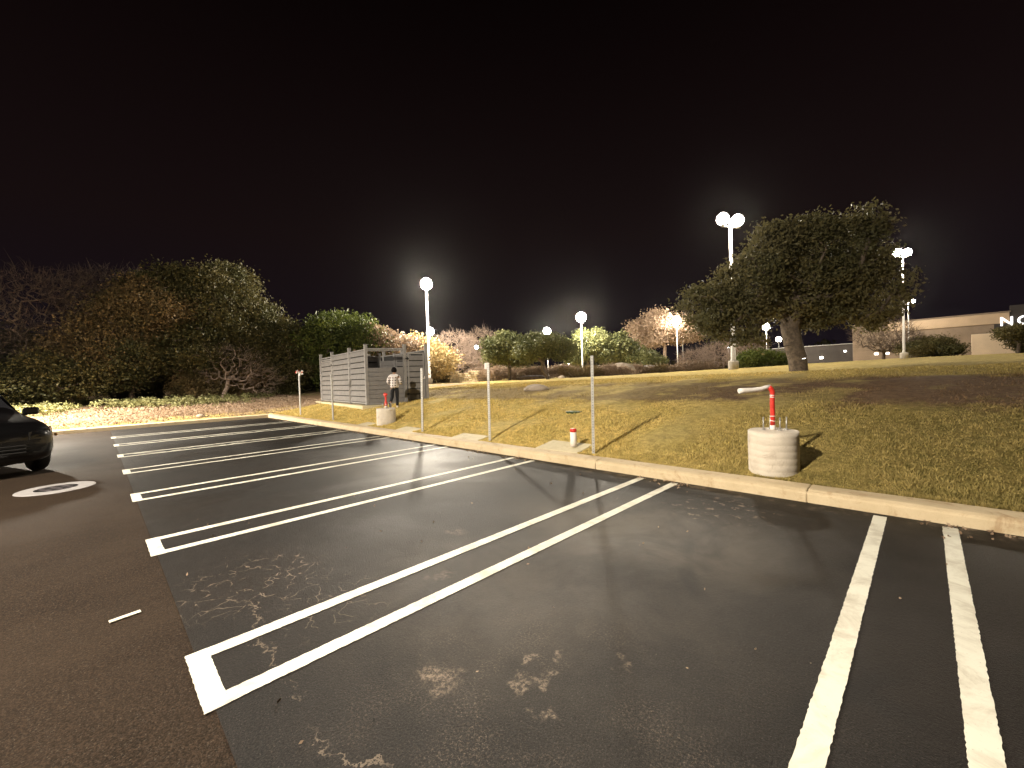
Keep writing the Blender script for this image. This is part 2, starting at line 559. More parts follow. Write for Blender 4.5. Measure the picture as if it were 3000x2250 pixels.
M['mulch'] = simple('mulch', (.13, .09, .07), .95, 0, .5, 4, .9, .06)
M['wall_tan'] = simple('tan_stucco', (.24, .18, .13), .9, 0, .12, .6, .2, .02)
M['wall_pale'] = simple('pale_panel', (.46, .34, .23), .85, 0, .06, .6, .1, .02)
M['wall_dark'] = simple('dark_cladding', (.035, .028, .025), .8, 0, .2, .6, .1, .02)
M['glass_dark'] = simple('dark_window', (.012, .012, .014), .12, 0, .1, 2, 0)
M['lens'] = emis('lamp_lens', (1.0, .93, .80), 60)
M['lens_cool'] = emis('cool_lamp_lens', (.85, .92, 1.0), 30)
M['window_lit'] = emis('lit_window', (1.0, .95, .85), 9)
M['letters'] = emis('sign_letters', (1.0, .98, .93), 3.0)

# ------------------------------------------------------------------ the ground
def sheet(name, x0, x1, y0, y1, z, mat, kind='structure', nx=1, ny=1):
    xs = np.linspace(x0, x1, nx + 1); ys = np.linspace(y0, y1, ny + 1)
    V = [(x, y, z) for y in ys for x in xs]
    F = [(j * (nx + 1) + i, j * (nx + 1) + i + 1, (j + 1) * (nx + 1) + i + 1, (j + 1) * (nx + 1) + i) for j in range(ny) for i in range(nx)]
    o = link_mesh(name, np_mesh(name, V, F), mat)
    o["kind"] = kind
    return o


sheet('old_asphalt_aisle', -23.7, 60, -60, .1, -.004, M['asphalt_old'])
sheet('parking_asphalt', -23.66, 60, -5.72, .05, 0.0, M['asphalt_new'])


def ground_mesh():
    def axis(lo, mid0, mid1, hi, step, extra):
        a = list(np.arange(mid0, mid1 + .001, step))
        d = step; x = mid1
        while x < hi:
            d *= 1.25; x += d; a.append(x)
        d = step; x = mid0
        while x > lo:
            d *= 1.25; x -= d; a.append(x)
        return np.array(sorted(set(np.round(a + extra, 4))))
    xs = axis(-500, -45, 8, 400, .4, [-23.84])
    ys = axis(-300, -12, 22, 600, .4, [.33])
    X, Y = np.meshgrid(xs, ys)
    t = np.hypot(np.maximum(Y - .33, 0), np.maximum(-23.84 - X, 0))
    Z = terrain(X, Y) - .012
    lump = np.zeros_like(X)
    for i in range(26):
        k = rng.normal(0, 1, 2) * rng.uniform(.6, 3.2); p = rng.uniform(0, 6.28)
        lump += np.sin(X * k[0] + Y * k[1] + p) / 26 ** .5
    Z = Z + lump * .028 * np.clip(t / 1.2, 0, 1)
    nx = len(xs)
    F = []
    for j in range(len(ys) - 1):
        for i in range(nx - 1):
            cx = (xs[i] + xs[i + 1]) / 2; cy = (ys[j] + ys[j + 1]) / 2
            if cy < .33 and cx > -23.84: continue
            F.append((j * nx + i, j * nx + i + 1, (j + 1) * nx + i + 1, (j + 1) * nx + i))
    V = np.stack([X.ravel(), Y.ravel(), Z.ravel()], 1)
    return np_mesh('lawn', V, F, True)


lawn = link_mesh('lawn', ground_mesh(), M['lawn'])
lawn['kind'] = 'structure'

# kerb: one rounded concrete profile laid in 3.05 m lengths with open joints
def kerb(name, p0, dirv, nrm, length, phase, label_kind='structure'):
    prof = [(0, -.02), (.012, .10), (.030, .128), (.065, .148), (.12, .154), (.32, .158), (.335, .15), (.335, -.02)]
    mb = MB()
    s = 0.0
    nxt = phase
    p0 = Vector(p0); d = Vector(dirv); n = Vector(nrm)
    r = random.Random(3)
    while s < length - .01:
        e = min(nxt, length)
        a = s + .005; b = e - .005
        k = max(1, int((b - a) / .5)); vs = []; fs = []
        m = len(prof)
        cuts = [a, a + .012] + [a + (b - a) * i / k for i in range(1, k)] + [b - .012, b]
        for ci, q in enumerate(cuts):
            sh = .006 if ci in (0, len(cuts) - 1) else 0
            for (u, z) in prof:
                w = (r.random() - .5) * .003
                vs.append(p0 + d * q + n * (u + (sh if u < .1 else 0)) + Vector((0, 0, (z - sh if z > .1 else z) + w)))
        for i in range(len(cuts) - 1):
            for j in range(m - 1):
                fs.append((i * m + j, i * m + j + 1, (i + 1) * m + j + 1, (i + 1) * m + j))
        fs.append(tuple(range(m))); fs.append(tuple((len(cuts) - 1) * m + j for j in range(m - 1, -1, -1)))
        mb.add(vs, fs, False)
        s = e; nxt += 3.05 if nxt <= s + .001 else 0
    # joint filler seen down the gaps
    mb.box(p0 + d * (length / 2) + n * .17 + Vector((0, 0, .06)), (length if abs(d.x) > .5 else .29, .29 if abs(d.x) > .5 else length, .13))
    o = mb.build(name, M['kerb'])
    o['kind'] = label_kind
    return o


kerb('kerb', (40, 0, 0), (-1, 0, 0), (0, 1, 0), 40 + 23.5, (40 + 1.04) % 3.05)
kerb('kerb', (-23.5, .3, 0), (0, -1, 0), (-1, 0, 0), 40, 1.5)

# ------------------------------------------------------------------ bay markings
BU = -2.587; BW = 2.806; PW = .6354; BL = -5.7678


def bay(k, label, zigzag=False, wide=1.0):
    x1 = BU - k * BW            # near line
    x0 = x1 - PW                # far line
    z = .0045; r = random.Random(k + 5)
    mb = MB()

    def strip(ax, ay, bx, by, w):
        a = Vector((ax, ay, z)); b = Vector((bx, by, z)); d = (b - a); L = d.length; d.normalize()
        n = Vector((-d.y, d.x, 0)); seg = max(2, int(L / .02)); vs = []; fs = []
        for i in range(seg + 1):
            p = a + d * (L * i / seg)
            j1 = (r.random() - .5) * .0055; j2 = (r.random() - .5) * .0055
            vs += [p + n * (w / 2 + j1), p - n * (w / 2 + j2)]
        for i in range(seg):
            fs.append((2 * i, 2 * i + 1, 2 * i + 3, 2 * i + 2))
        mb.add(vs, fs)
    yk = -.10
    strip(x1 - .055, BL + .112, x1 - .055, yk, .11)
    strip(x0 + .055, BL + .112, x0 + .055, yk, .11)
    strip(x0 - .004, BL + .056, x1 + .004, BL + .056, .112)
    if zigzag:
        z = .0045
        n = 4; L = 5.2 / n
        for i in range(n):
            y0 = BL + .3 + i * L
            # diagonals between the lines, ends butted short of them
            strip(x0 + .115, y0, x1 - .115, y0 + L * .46, .05)
            strip(x1 - .115, y0 + L * .54, x0 + .115, y0 + L * .96, .05)
    o = mb.build('parking_bay_marking', M['paint'], fix=False)
    return tag(o, label, 'road marking', 'double white lines between the parking bays')


bay(-1, 'white double line at the right of the picture, crossing the bottom edge')
bay(0, 'large U-shaped white double line nearest the camera, with a wide closed end')
bay(1, 'white double line second from the large near one, ending beside the pole streak')
bay(2, 'white double line third along, ending by the second thin post')
bay(3, 'white double line fourth along, the last without diagonal strokes')
bay(4, 'white double line with diagonal strokes inside, nearer of the crossed pair', True)
bay(5, 'white double line with diagonal strokes inside, farther of the crossed pair', True)
bay(6, 'farthest plain white double line beside the far kerb corner')

mb = MB()
mb.box((-4.13, -6.0, .003), (.045, .17, .006), rot=Matrix.Rotation(.12, 3, 'Z'))
tag(mb.build('paint_dash', M['paint']), 'short white dash on the brown old asphalt at lower left', 'road marking')

# manhole with pale ring
mh = empty('manhole_cover', (-10.5, -6.62, 0), .5, 'round manhole with pale ring and dark lid in the shadow of the car', 'manhole')
MBx = MB(); vs = []; fs = []; n = 48
for i in range(n):
    a = 2 * math.pi * i / n
    for rr, z in ((.26, .006), (.47, .006), (.48, -.003)):
        vs.append((rr * math.cos(a), rr * math.sin(a), z))
for i in range(n):
    j = (i + 1) % n
    for q in range(2): fs.append((i * 3 + q, i * 3 + q + 1, j * 3 + q + 1, j * 3 + q))
MBx.add(vs, fs); MBx.build('ring', concrete('shaded_ring', (.36, .34, .34), (.30, .28, .28), (.2, .18, .17)), mh)  # grey tone carries the car's shadow over the ring
lid = MB(); lid.lathe([(.245, -.02), (.255, 0.001), (.245, .004)], n=40)
lo = lid.build('lid', M['black'], mh)
rib = MB()
for k in (-.14, 0, .14):
    rib.box((0, k, .006), (.32, .03, .006)); rib.box((k * 1.25, .07, .006), (.022, .10, .005)); rib.box((k * 1.25, -.07, .006), (.022, .10, .005))
rib.build('rib', simple('worn_iron', (.15, .13, .14), .5, .2, .2, 9, .1, .003), lo)

# pads behind the kerb
pads = [(-5.25, .82, 1.25, 'pale concrete pad holding the red topped stub'),
        (-8.15, .80, 1.2, 'pale concrete pad left of the capped post'),
        (-11.05, .78, 1.1, 'pale concrete pad left of the third thin post'),
        (-13.75, .80, .9, 'pale concrete pad behind the far concrete drum'),
        (-2.0, .42, .5, 'small mortar skirt under the near concrete drum')]
for (x, y, w, lb) in pads[:4]:
    mb = MB(); dp_ = .58 if x > -6 else .40; yc = .335 + dp_ / 2 + .01; zt = (gz(x, .40) + gz(x, .35 + dp_)) / 2 + .004
    mb.box((x, yc, zt - .06), (w * .85, dp_, .12), rot=Matrix.Rotation(math.atan(.15), 3, 'X'), ch=.010)
    tag(mb.build('concrete_pad', M['pad']), lb, 'pad', 'pale concrete pads behind the kerb')

# ------------------------------------------------------------------ thin steel sign posts
def post(x, y, h, label, cap=None, lean=0.0):
    z = gz(x, y) - .03
    e = empty('sign_post', (x, y, z), .6, label, 'post', 'thin steel posts behind the kerb')
    e.rotation_euler = (0, lean, .62)
    mb = MB(); w = .05; t = .004
    for s in (-1, 1):
        mb.box((s * (w / 2 - t / 2), 0, h / 2 - .15), (t, w, h + .3))
        mb.box((0, s * (w / 2 - t / 2), h / 2 - .15), (w - 2 * t, t, h + .3))
    mb.build('tube', M['galv_perf'], e)
    if cap == 'flag':
        c = MB(); c.box((-.055, -.005, h - .06), (.06, .05, .15), ch=.01); c.box((0, 0, h + .008), (.06, .06, .016), ch=.004)
        c.build('bracket', M['white_pvc'], e)
    if cap == 'sign_glint':
        c = MB(); r = random.Random(2)  # tilted plates stand in for a sign's bright reflection
        for i in range(9):
            a = r.uniform(0, 6.3); q = r.uniform(.02, .17)
            R = Euler((r.uniform(-1, 1), r.uniform(-1, 1), a)).to_matrix()
            c.box((q * math.cos(a), q * math.sin(a), h + r.uniform(-.05, .13)), (.10, .02, .09), rot=R, ch=.004)
        c.build('glint_plates', M['white_pvc'], e)
        for i in range(4):
            c = MB()
            a = r.uniform(0, 6.3); R = Euler((r.uniform(-1, 1), r.uniform(-1, 1), a)).to_matrix()
            c.box((.13 * math.cos(a), .13 * math.sin(a), h + r.uniform(0, .15)), (.07, .015, .06), rot=R)
            c.build('red_tag', M['red'], e)
    return e


post(-4.41, .43, 1.88, 'bare steel post right of the red topped stub, the tallest looking', lean=.012)
post(-7.36, .49, 1.86, 'steel post with small white bracket at its top left', 'flag', lean=.008)
post(-10.18, .45, 1.86, 'bare steel post in front of the open gate of the shed', lean=.02)
post(-16.6, .50, 1.84, 'bare steel post in front of the closed side of the shed', lean=-.01)
post(-20.9, .70, 1.95, 'far steel post topped with pink and white plates, the glint of a sign', 'sign_glint')

# bollard stub
x, y = -5.0, .62; z = gz(x, y + .15) + .02
e = empty('pipe_stub', (x, y, z), 0, 'short white pipe stub with red top standing on a concrete pad', 'pipe')
mb = MB(); mb.lathe([(.066, -.02), (.064, .10), (.062, .275)], n=20); mb.build('pipe', M['white_pvc'], e)
mb = MB(); mb.lathe([(.066, .272), (.067, .31), (.060, .335), (.045, .338)], n=20); mb.build('cap', M['red'], e)

# ------------------------------------------------------------------ concrete drums (lamp footings)
def drum(x, y, h, label, kind):
    z = .13
    e = empty('concrete_drum', (x, y, z), 0.0, label, 'concrete base')
    R = .315; prof = [(R + .004, -.1), (R, .0)]
    r = random.Random(5)
    k = 7
    for i in range(k):
        z0 = h * (i / k); z1 = h * ((i + 1) / k)
        o = r.uniform(-.001, .0015)
        prof += [(R - .0018, z0 + .004), (R + o, z0 + .012), (R + o, z1 - .010)]
    prof += [(R - .005, h - .010), (R - .022, h)]
    mb = MB(); mb.lathe(prof, n=56)
    # broken, slightly overhanging rim on one side
    for v in mb.v:
        a = math.atan2(v.y, v.x)
        if v.z > h - .075:
            g = math.exp(-((a + .15) / .22) ** 2)
            v.x *= 1 + .05 * g; v.y *= 1 + .05 * g
        v.x *= 1 + .006 * math.sin(3 * a + v.z * 7); v.z += .004 * math.sin(5 * a)
    mb.build('drum', M['drum'], e)
    for (dx, dy) in ((-.10, -.07), (-.055, .09), (.10, -.05), (.15, .08)):
        b = MB(); b.tube([(dx, dy, h - .02), (dx + r.uniform(-.008, .008), dy, h + .19)], .0095, 8)
        bo = b.build('anchor_rod', M['rod'], e)
        nb = MB(); nb.lathe([(.021, h + .008), (.021, h + .028)], (dx, dy, 0), 6, smooth=False); nb.lathe([(.030, h + .0), (.030, h + .007)], (dx, dy, 0), 16)
        nb.build('nut', M['rod'], bo)
    return e, h


A = Vector((-.7, -.71, 0))
e, h = drum(-1.56, .76, .64, 'large concrete drum near the kerb with tall red pipe and anchor bolts', 0)
L = rt.copy(); L.z = 0; L.normalize()
mb = MB(); mb.lathe([(.034, h - .01), (.034, h + .07)], n=16); mb.build('collar', M['white_pvc'], e)
b = [Vector((0, 0, h + .06)), Vector((.003, .0, h + .22)), Vector((.0, 0, h + .38)), Vector((.006, 0, h + .52)), Vector((.002, 0, h + .565)),
     Vector((0, 0, h + .60)) - L * .022, Vector((0, 0, h + .628)) - L * .048]
mb = MB(); mb.tube(b, [.030, .031, .031, .031, .033, .034, .032], 14)
pp = mb.build('red_pipe', M['red'], e)
for zz, tl in ((h + .135, .25), (h + .20, -.05), (h + .475, .1), (h + .50, 0)):
    t = MB()
    t.lathe([(.0325, -.006), (.0345, -.004), (.0345, .004), (.0325, .006)], n=16, cap=False,
            M=Matrix.Translation((.002, 0, zz)) @ Matrix.Rotation(tl, 4, 'Y'))
    t.build('tape_band', M['white_pvc'], pp)
s0 = Vector((0, 0, h + .62)) - L * .03
arm = [s0 + L * .01 + Vector((0, 0, .012)), s0 - L * .06 + Vector((0, 0, -.004)), s0 - L * .14 + Vector((0, 0, -.028)), s0 - L * .25 + Vector((0, 0, -.036)), s0 - L * .38 + Vector((0, 0, -.040)), s0 - L * .445 + Vector((0, 0, -.044))]
mb = MB(); mb.tube(arm, [.024, .027, .031, .032, .036, .038], 14)
mb.build('white_sleeve', M['white_pvc'], e)

e, h = drum(-12.98, .84, .60, 'far concrete drum in front of the shed with crumpled red pipe', 1)
mb = MB(); mb.lathe([(.04, h - .01), (.036, h + .10)], n=14); mb.build('collar', M['white_pvc'], e)
mb = MB(); mb.tube([(0, 0, h + .08), (.02, 0, h + .16), (-.01, .01, h + .24), (.02, 0, h + .32), (.0, 0, h + .40), (-.04, .01, h + .46), (-.09, .02, h + .49)],
                   [.045, .055, .032, .030, .034, .06, .035], 12)
mb.tube([(0, 0, h + .40), (.05, 0, h + .47), (.10, -.01, h + .46)], [.03, .045, .03], 10)
mb.build('red_pipe', M['red'], e)

# valve box lid in the lawn, half buried
x, y = -6.77, 3.05
e = empty('valve_box', (x, y, gz(x, y) + .012), .4, 'green oval valve box lid set flush in the lawn', 'utility lid')
mb = MB(); mb.lathe([(.20, -.06), (.21, .0), (.205, .012)], n=24, M=Matrix.Diagonal((1.05, .7, 1, 1)))
mb.build('rim', simple('dark_green_plastic', (.035, .06, .02), .6), e)
mb = MB(); mb.lathe([(.15, 0), (.15, .018)], n=24, M=Matrix.Diagonal((1.05, .7, 1, 1))); mb.box((.0, 0, .024), (.08, .02, .012))
mb.build('lid', simple('faded_green_plastic', (.16, .17, .07), .6), e)


# ------------------------------------------------------------------ rocks
def rock(x, y, s, label, mat='rock', sink=.25, cat='boulder', name='boulder', group=None):
    import bmesh
    bm = bmesh.new()
    bmesh.ops.create_icosphere(bm, subdivisions=4, radius=1)
    r = np.random.default_rng(int(abs(x * 31 + y * 7)) + 1)
    ks = r.normal(0, 1, (9, 3)) * 1.8; ph = r.uniform(0, 6.3, 9)
    for v in bm.verts:
        c = v.co
        n = sum(math.sin(k[0] * c.x + k[1] * c.y + k[2] * c.z + p) for k, p in zip(ks, ph)) / 9
        f = 1 + .35 * n
        v.co = Vector((c.x * s[0] * f, c.y * s[1] * f, (c.z * f) * s[2]))
    me = bpy.data.meshes.new(name); bm.to_mesh(me); bm.free()
    for p in me.polygons: p.use_smooth = True
    o = link_mesh(name, me, M[mat], None, (x, y, gz(x, y) + s[2] * (1 - 2 * sink) * .5))
    return tag(o, label, cat, group)


rock(-11.8, 7.2, (.62, .42, .20), 'low flat rock lying in the brown band of the lawn', 'rock', .3)
rock(-21.5, 30.8, (1.5, 1.1, .95), 'large pale boulder on the lawn crest under the middle trees', 'rock', .2)
rock(-23.5, 24.0, (.35, .3, .22), 'small pale rock at the foot of the middle lamp post', 'rock')
rock(-24.5, 3.9 - 6.5, (.2, .15, .1), 'small pale stone in the leaf litter by the far kerb', 'rock')


# ------------------------------------------------------------------ the plank enclosure (shed)
C0 = np.array([-17.6, 2.43]); E1 = np.array([-.994, .105]); E2 = np.array([.39, .92]); E1 /= np.linalg.norm(E1); E2 /= np.linalg.norm(E2)
PZ = .60
shed = empty('plank_enclosure', (C0[0], C0[1], PZ), 0, 'grey plank enclosure without roof standing on the lawn edge', 'enclosure')


def SP(a, b, z=0.0):
    p = E1 * a + E2 * b
    return Vector((p[0], p[1], z))


def wall_panel(mb_p, mb_f, a0, b0, a1, b1, z0, z1, plank=.262, out=1):
    """lapped planks between two posts plus a top rail; returns nothing"""
    A_ = SP(a0, b0); B_ = SP(a1, b1); d = (B_ - A_); Ln = d.length; d.normalize(); nrm = Vector((d.y, -d.x, 0)) * out
    R = Matrix((d, nrm * 1.0, Vector((0, 0, 1)))).transposed()
    if R.determinant() < 0:
        R = Matrix((d, -nrm, Vector((0, 0, 1)))).transposed(); sgn = -1
    else: sgn = 1
    n = int(round((z1 - z0) / plank)); ph = (z1 - z0) / n
    for i in range(n):
        zc = z0 + ph * (i + .5)
        c = (A_ + B_) / 2 + Vector((0, 0, zc + .012)) + nrm * .012
        Rt = R @ Matrix.Rotation(.14 * sgn, 3, 'X')
        mb_p.box(c, (Ln - .16, .026, ph * .86), rot=Rt, ch=.006)
    # dark sheet standing in for shadow under the laps, plus end stiles
    mb_k = MB(); mb_k.box((A_ + B_) / 2 + Vector((0, 0, (z0 + z1) / 2)) - nrm * .03, (Ln - .14, .012, z1 - z0), rot=R); mb_k.build('shade_sheet', M['gap'], shed)
    for q in (A_ + d * .09, B_ - d * .09):
        mb_f.box(q + Vector((0, 0, (z0 + z1) / 2)) + nrm * .006, (.045, .066, z1 - z0 - .01), rot=R, ch=.004)
    mb_f.box((A_ + B_) / 2 + Vector((0, 0, z1 + .03)), (Ln - .12, .06, .05), rot=R, ch=.005)
    mb_f.box((A_ + B_) / 2 + Vector((0, 0, z0 - .027)), (Ln - .12, .05, .06), rot=R, ch=.005)


def shed_post(a, b, h=2.68, w=.13):
    mb = MB(); ang = math.atan2(E1[1], E1[0])
    mb.box(SP(a, b, h / 2), (w, w, h), rot=Matrix.Rotation(ang, 3, 'Z'), ch=.008)
    mb.box(SP(a, b, h + .014), (w + .03, w + .03, .03), rot=Matrix.Rotation(ang, 3, 'Z'), ch=.01)
    return mb.build('post', M['frame'], shed)


LEN = 7.27; DEP = 2.66
for (a, b) in ((0, 0), (2.22, 0), (5.06, 0), (LEN, 0), (0, 1.68), (0, DEP), (LEN, DEP), (2.6, DEP), (5.0, DEP)):
    shed_post(a, b)
# left long wall: three closed bays; the last is a gate leaf
for (a0, a1) in ((0, 2.22), (2.22, 5.06)):
    p = MB(); f = MB(); wall_panel(p, f, a0, 0, a1, 0, .10, 2.45, out=-1)
    p.build('planks', M['plank'], shed); f.build('rail', M['frame'], shed)
p = MB(); f = MB(); wall_panel(p, f, 5.06, 0, LEN, 0, .10, 2.20, out=-1)
p.build('planks', M['plank'], shed); f.build('rail', M['frame'], shed)
for zz in (2.32, 2.44):
    f = MB()
    Am = SP((5.06 + LEN) / 2, 0, zz); ang = math.atan2(E1[1], E1[0])
    f.box(Am, (LEN - 5.06 - .14, .03, .05), rot=Matrix.Rotation(ang, 3, 'Z'))
    f.build('top_slat', M['frame'], shed)
# back wall and far end wall
for (a0, b0, a1, b1, o_) in ((0, DEP, 2.6, DEP, 1), (2.6, DEP, 5.0, DEP, 1), (5.0, DEP, LEN, DEP, 1), (LEN, 0, LEN, DEP, 1)):
    p = MB(); f = MB(); wall_panel(p, f, a0, b0, a1, b1, .10, 2.40, out=o_)
    p.build('planks', M['plank'], shed); f.build('rail', M['frame'], shed)
# inner partition behind the opening: low smooth boards up to eye level with a raised middle
def flat_boards(a0, b0, a1, b1, z0, z1, bh, gap=.004):
    mb = MB(); A_ = SP(a0, b0); B_ = SP(a1, b1); d = B_ - A_; Ln = d.length; ang = math.atan2(d.y, d.x)
    n = max(1, int(round((z1 - z0) / bh))); q = (z1 - z0) / n
    for i in range(n):
        mb.box((A_ + B_) / 2 + Vector((0, 0, z0 + q * (i + .5))), (Ln, .03, q - gap), rot=Matrix.Rotation(ang, 3, 'Z'), ch=.006)
    return mb


flat_boards(.0, .075, .0, 1.60, .08, 1.66, .20, .012).build('front_boards', M['plank'], shed)
fl = MB(); ang2 = math.atan2(E2[1], E2[0])
fl.box(SP(0, .84, 2.50), (1.54, .07, .07), rot=Matrix.Rotation(ang2, 3, 'Z'), ch=.005)
fl.box(SP(0, .84, 2.42), (1.54, .03, .035), rot=Matrix.Rotation(ang2, 3, 'Z'))
fl.build('header', M['frame'], shed)
fl = MB(); fl.box(SP(0, .84, .045), (1.54, .06, .06), rot=Matrix.Rotation(ang2, 3, 'Z')); fl.build('sill', M['frame'], shed)
# inner screens seen over the boards
inn = MB(); inf = MB()
wall_panel(inn, inf, 1.3, .06, 1.3, 1.05, .1, 2.20)
inn.build('inner_screen', M['plank'], shed); inf.build('inner_rail', M['frame'], shed)
inn = MB(); inf = MB()
wall_panel(inn, inf, 1.3, 1.75, 1.3, DEP - .06, .1, 2.25)
inn.build('inner_screen', M['plank'], shed); inf.build('inner_rail', M['frame'], shed)
for b in (1.06, 1.74): shed_post(1.3, b, 2.35, .09)
flat_boards(1.31, 1.1, 1.31, 1.70, .1, 2.02, .24).build('inner_boards', M['plank'], shed)
# gate leaf in the right bay
g = MB(); ang2 = math.atan2(E2[1], E2[0]); R2 = Matrix.Rotation(ang2, 3, 'Z')
g0, g1 = 1.80, 2.56
for b in (g0 + .03, g1 - .03): g.box(SP(-.02, b, 1.17), (.07, .05, 2.18), rot=R2, ch=.005)
for zz in (2.29, .05 + .035): g.box(SP(-.02, (g0 + g1) / 2, zz), (g1 - g0 - .001, .056, .07), rot=R2, ch=.005)
gate = g.build('gate', M['frame'], shed)
gp = MB()
nn = 8
for i in range(nn):
    q = 2.06 / nn; zc = .14 + q * (i + .5)
    Rt = R2 @ Matrix.Rotation(-.12, 3, 'X')
    gp.box(SP(-.03, (g0 + g1) / 2, zc + .01), (g1 - g0 - .13, .022, q * .86), rot=Rt, ch=.004)
gk = MB(); gk.box(SP(.02, (g0 + g1) / 2, 1.17), (g1 - g0 - .11, .012, 2.06), rot=R2); gk.build('shade_sheet', M['gap'], gate)  # same dark sheet for shade between the gate planks
gp.build('planks', M['plank'], gate)
for zz in (.42, 2.05):
    hg = MB(); hg.box(SP(-.075, 1.76, zz), (.15, .03, .05), rot=R2, ch=.005); hg.lathe([(.018, -.06), (.018, .06)], tuple(SP(-.09, 1.775, zz)), 10)
    hg.build('hinge', M['black'], gate)
lt = MB(); lt.box(SP(-.07, 2.50, 1.12), (.12, .03, .035), rot=R2, ch=.005); lt.box(SP(-.085, 2.53, 1.17), (.03, .03, .10), rot=R2)
lt.build('latch', M['white_pvc'], gate)
for zz in (.42, 2.0):
    hh = MB(); hh.box(SP(5.0, -.08, zz), (.10, .03, .05), rot=Matrix.Rotation(math.atan2(E1[1], E1[0]), 3, 'Z'))
    hh.build('hinge', M['black'], shed)
# its concrete slab
sl = MB(); cs = [SP(-.28, -.30), SP(LEN + .3, -.30), SP(LEN + .3, DEP + .3), SP(-.28, DEP + .3)]
vs = [Vector((c.x, c.y, -.35)) for c in cs] + [Vector((c.x, c.y, -.004)) for c in cs]
sl.add(vs, [(3, 2, 1, 0), (4, 5, 6, 7), (0, 1, 5, 4), (1, 2, 6, 5), (2, 3, 7, 6), (3, 0, 4, 7)])
sl.build('slab', M['pad'], shed)


# ------------------------------------------------------------------ the person
def skin_obj(name, nodes, edges, mat, parent, sub=2, root=0):
    me = bpy.data.meshes.new(name)
    me.from_pydata([n[:3] for n in nodes], edges, [])
    o = bpy.data.objects.new(name, me); COL.objects.link(o)
    me.materials.append(mat)
    sk = o.modifiers.new('skin', 'SKIN'); sk.use_smooth_shade = True; sk.branch_smoothing = .6
    for i, n in enumerate(nodes):
        v = me.skin_vertices[0].data[i]
        r = n[3]; v.radius = r if hasattr(r, '__len__') else (r, r)
    me.skin_vertices[0].data[root].use_root = True
    ss = o.modifiers.new('sub', 'SUBSURF'); ss.levels = sub; ss.render_levels = sub
    o.parent = parent
    return o


px_, py_ = -15.60, 2.66
per = empty('person', (px_, py_, gz(px_, py_) - .005), math.radians(136), 'person in white and black checked shirt walking away towards the enclosure', 'person')
skin_m = simple('skin', (.30, .17, .11), .6, 0, .1, 9, 0)
# local axes: +x walking direction, +y left
nodes = [(0, 0, .92, (.13, .10)), (.01, 0, 1.08, (.13, .10)), (.02, 0, 1.24, (.155, .11)), (.02, 0, 1.34, (.11, .09)),
         (.03, 0, 1.42, (.052, .052)), (.04, 0, 1.49, (.075, .08)), (.045, 0, 1.57, (.078, .092)), (.04, 0, 1.635, (.05, .06)),
         (.015, .175, 1.33, .055), (-.05, .25, 1.09, .042), (.12, .235, .99, .032), (.19, .22, .99, .024),
         (.015, -.175, 1.33, .055), (-.05, -.25, 1.09, .042), (.12, -.235, .99, .032), (.19, -.22, .99, .024),
         (.0, .095, .86, .085), (-.02, .10, .48, .058), (-.30, .10, .25, .040), (-.335, .10, .20, .034),
         (.0, -.095, .86, .085), (.03, -.09, .47, .058), (.02, -.085, .10, .040), (.02, -.085, .06, .036)]
edges = [(0, 1), (1, 2), (2, 3), (3, 4), (4, 5), (5, 6), (6, 7), (3, 8), (8, 9), (9, 10), (10, 11), (3, 12), (12, 13), (13, 14), (14, 15),
         (0, 16), (16, 17), (17, 18), (18, 19), (0, 20), (20, 21), (21, 22), (22, 23)]
for sgn, wi in ((1, 11), (-1, 15)):
    base = len(nodes)
    nodes.append((.245, sgn * .215, .985, (.030, .016))); edges.append((wi, base))
    for k, (dy, ln) in enumerate(((-.027, .062), (-.009, .072), (.010, .067), (.027, .052))):
        a = len(nodes)
        nodes += [(.275, sgn * .215 + dy, .985, .0088), (.275 + ln * .55, sgn * .215 + dy, .975, .0085), (.275 + ln * .85, sgn * .215 + dy * .9, .952, .0075)]
        edges += [(base, a), (a, a + 1), (a + 1, a + 2)]
    a = len(nodes)
    nodes += [(.225, sgn * .178, .985, .010), (.258, sgn * .165, .975, .0085)]
    edges += [(wi, a), (a, a + 1)]
# nose, ears as part of the head's surface
body = skin_obj('body', nodes, edges, skin_m, per, 2)
face = MB(); face.lathe([(.004, .03), (.012, .012), (.016, -.008), (.006, -.014)], (.132, 0, 1.545), 8)
face.build('nose', skin_m, body)
for s in (-1, 1):
    face = MB(); face.lathe([(.010, -.03), (.020, 0), (.010, .03)], (.045, s * .088, 1.55), 8); face.build('ear', skin_m, body)
hair_m = simple('black_hair', (.006, .0045, .004), .8, 0, .3, 40, .4, .01, .1)
hb = MB()
prof = []
for i in range(9):
    a = math.radians(-35 + i * 125 / 8); prof.append((.112 * math.cos(a), .135 * math.sin(a)))
prof.append((.001, .136))
hb.lathe(prof, (.02, 0, 1.56), 20)
for v in hb.v:
    v.x = .02 + (v.x - .02) * 1.06; v.z += .006 * math.sin(v.x * 90 + v.y * 70)
hb.build('hair', hair_m, body)


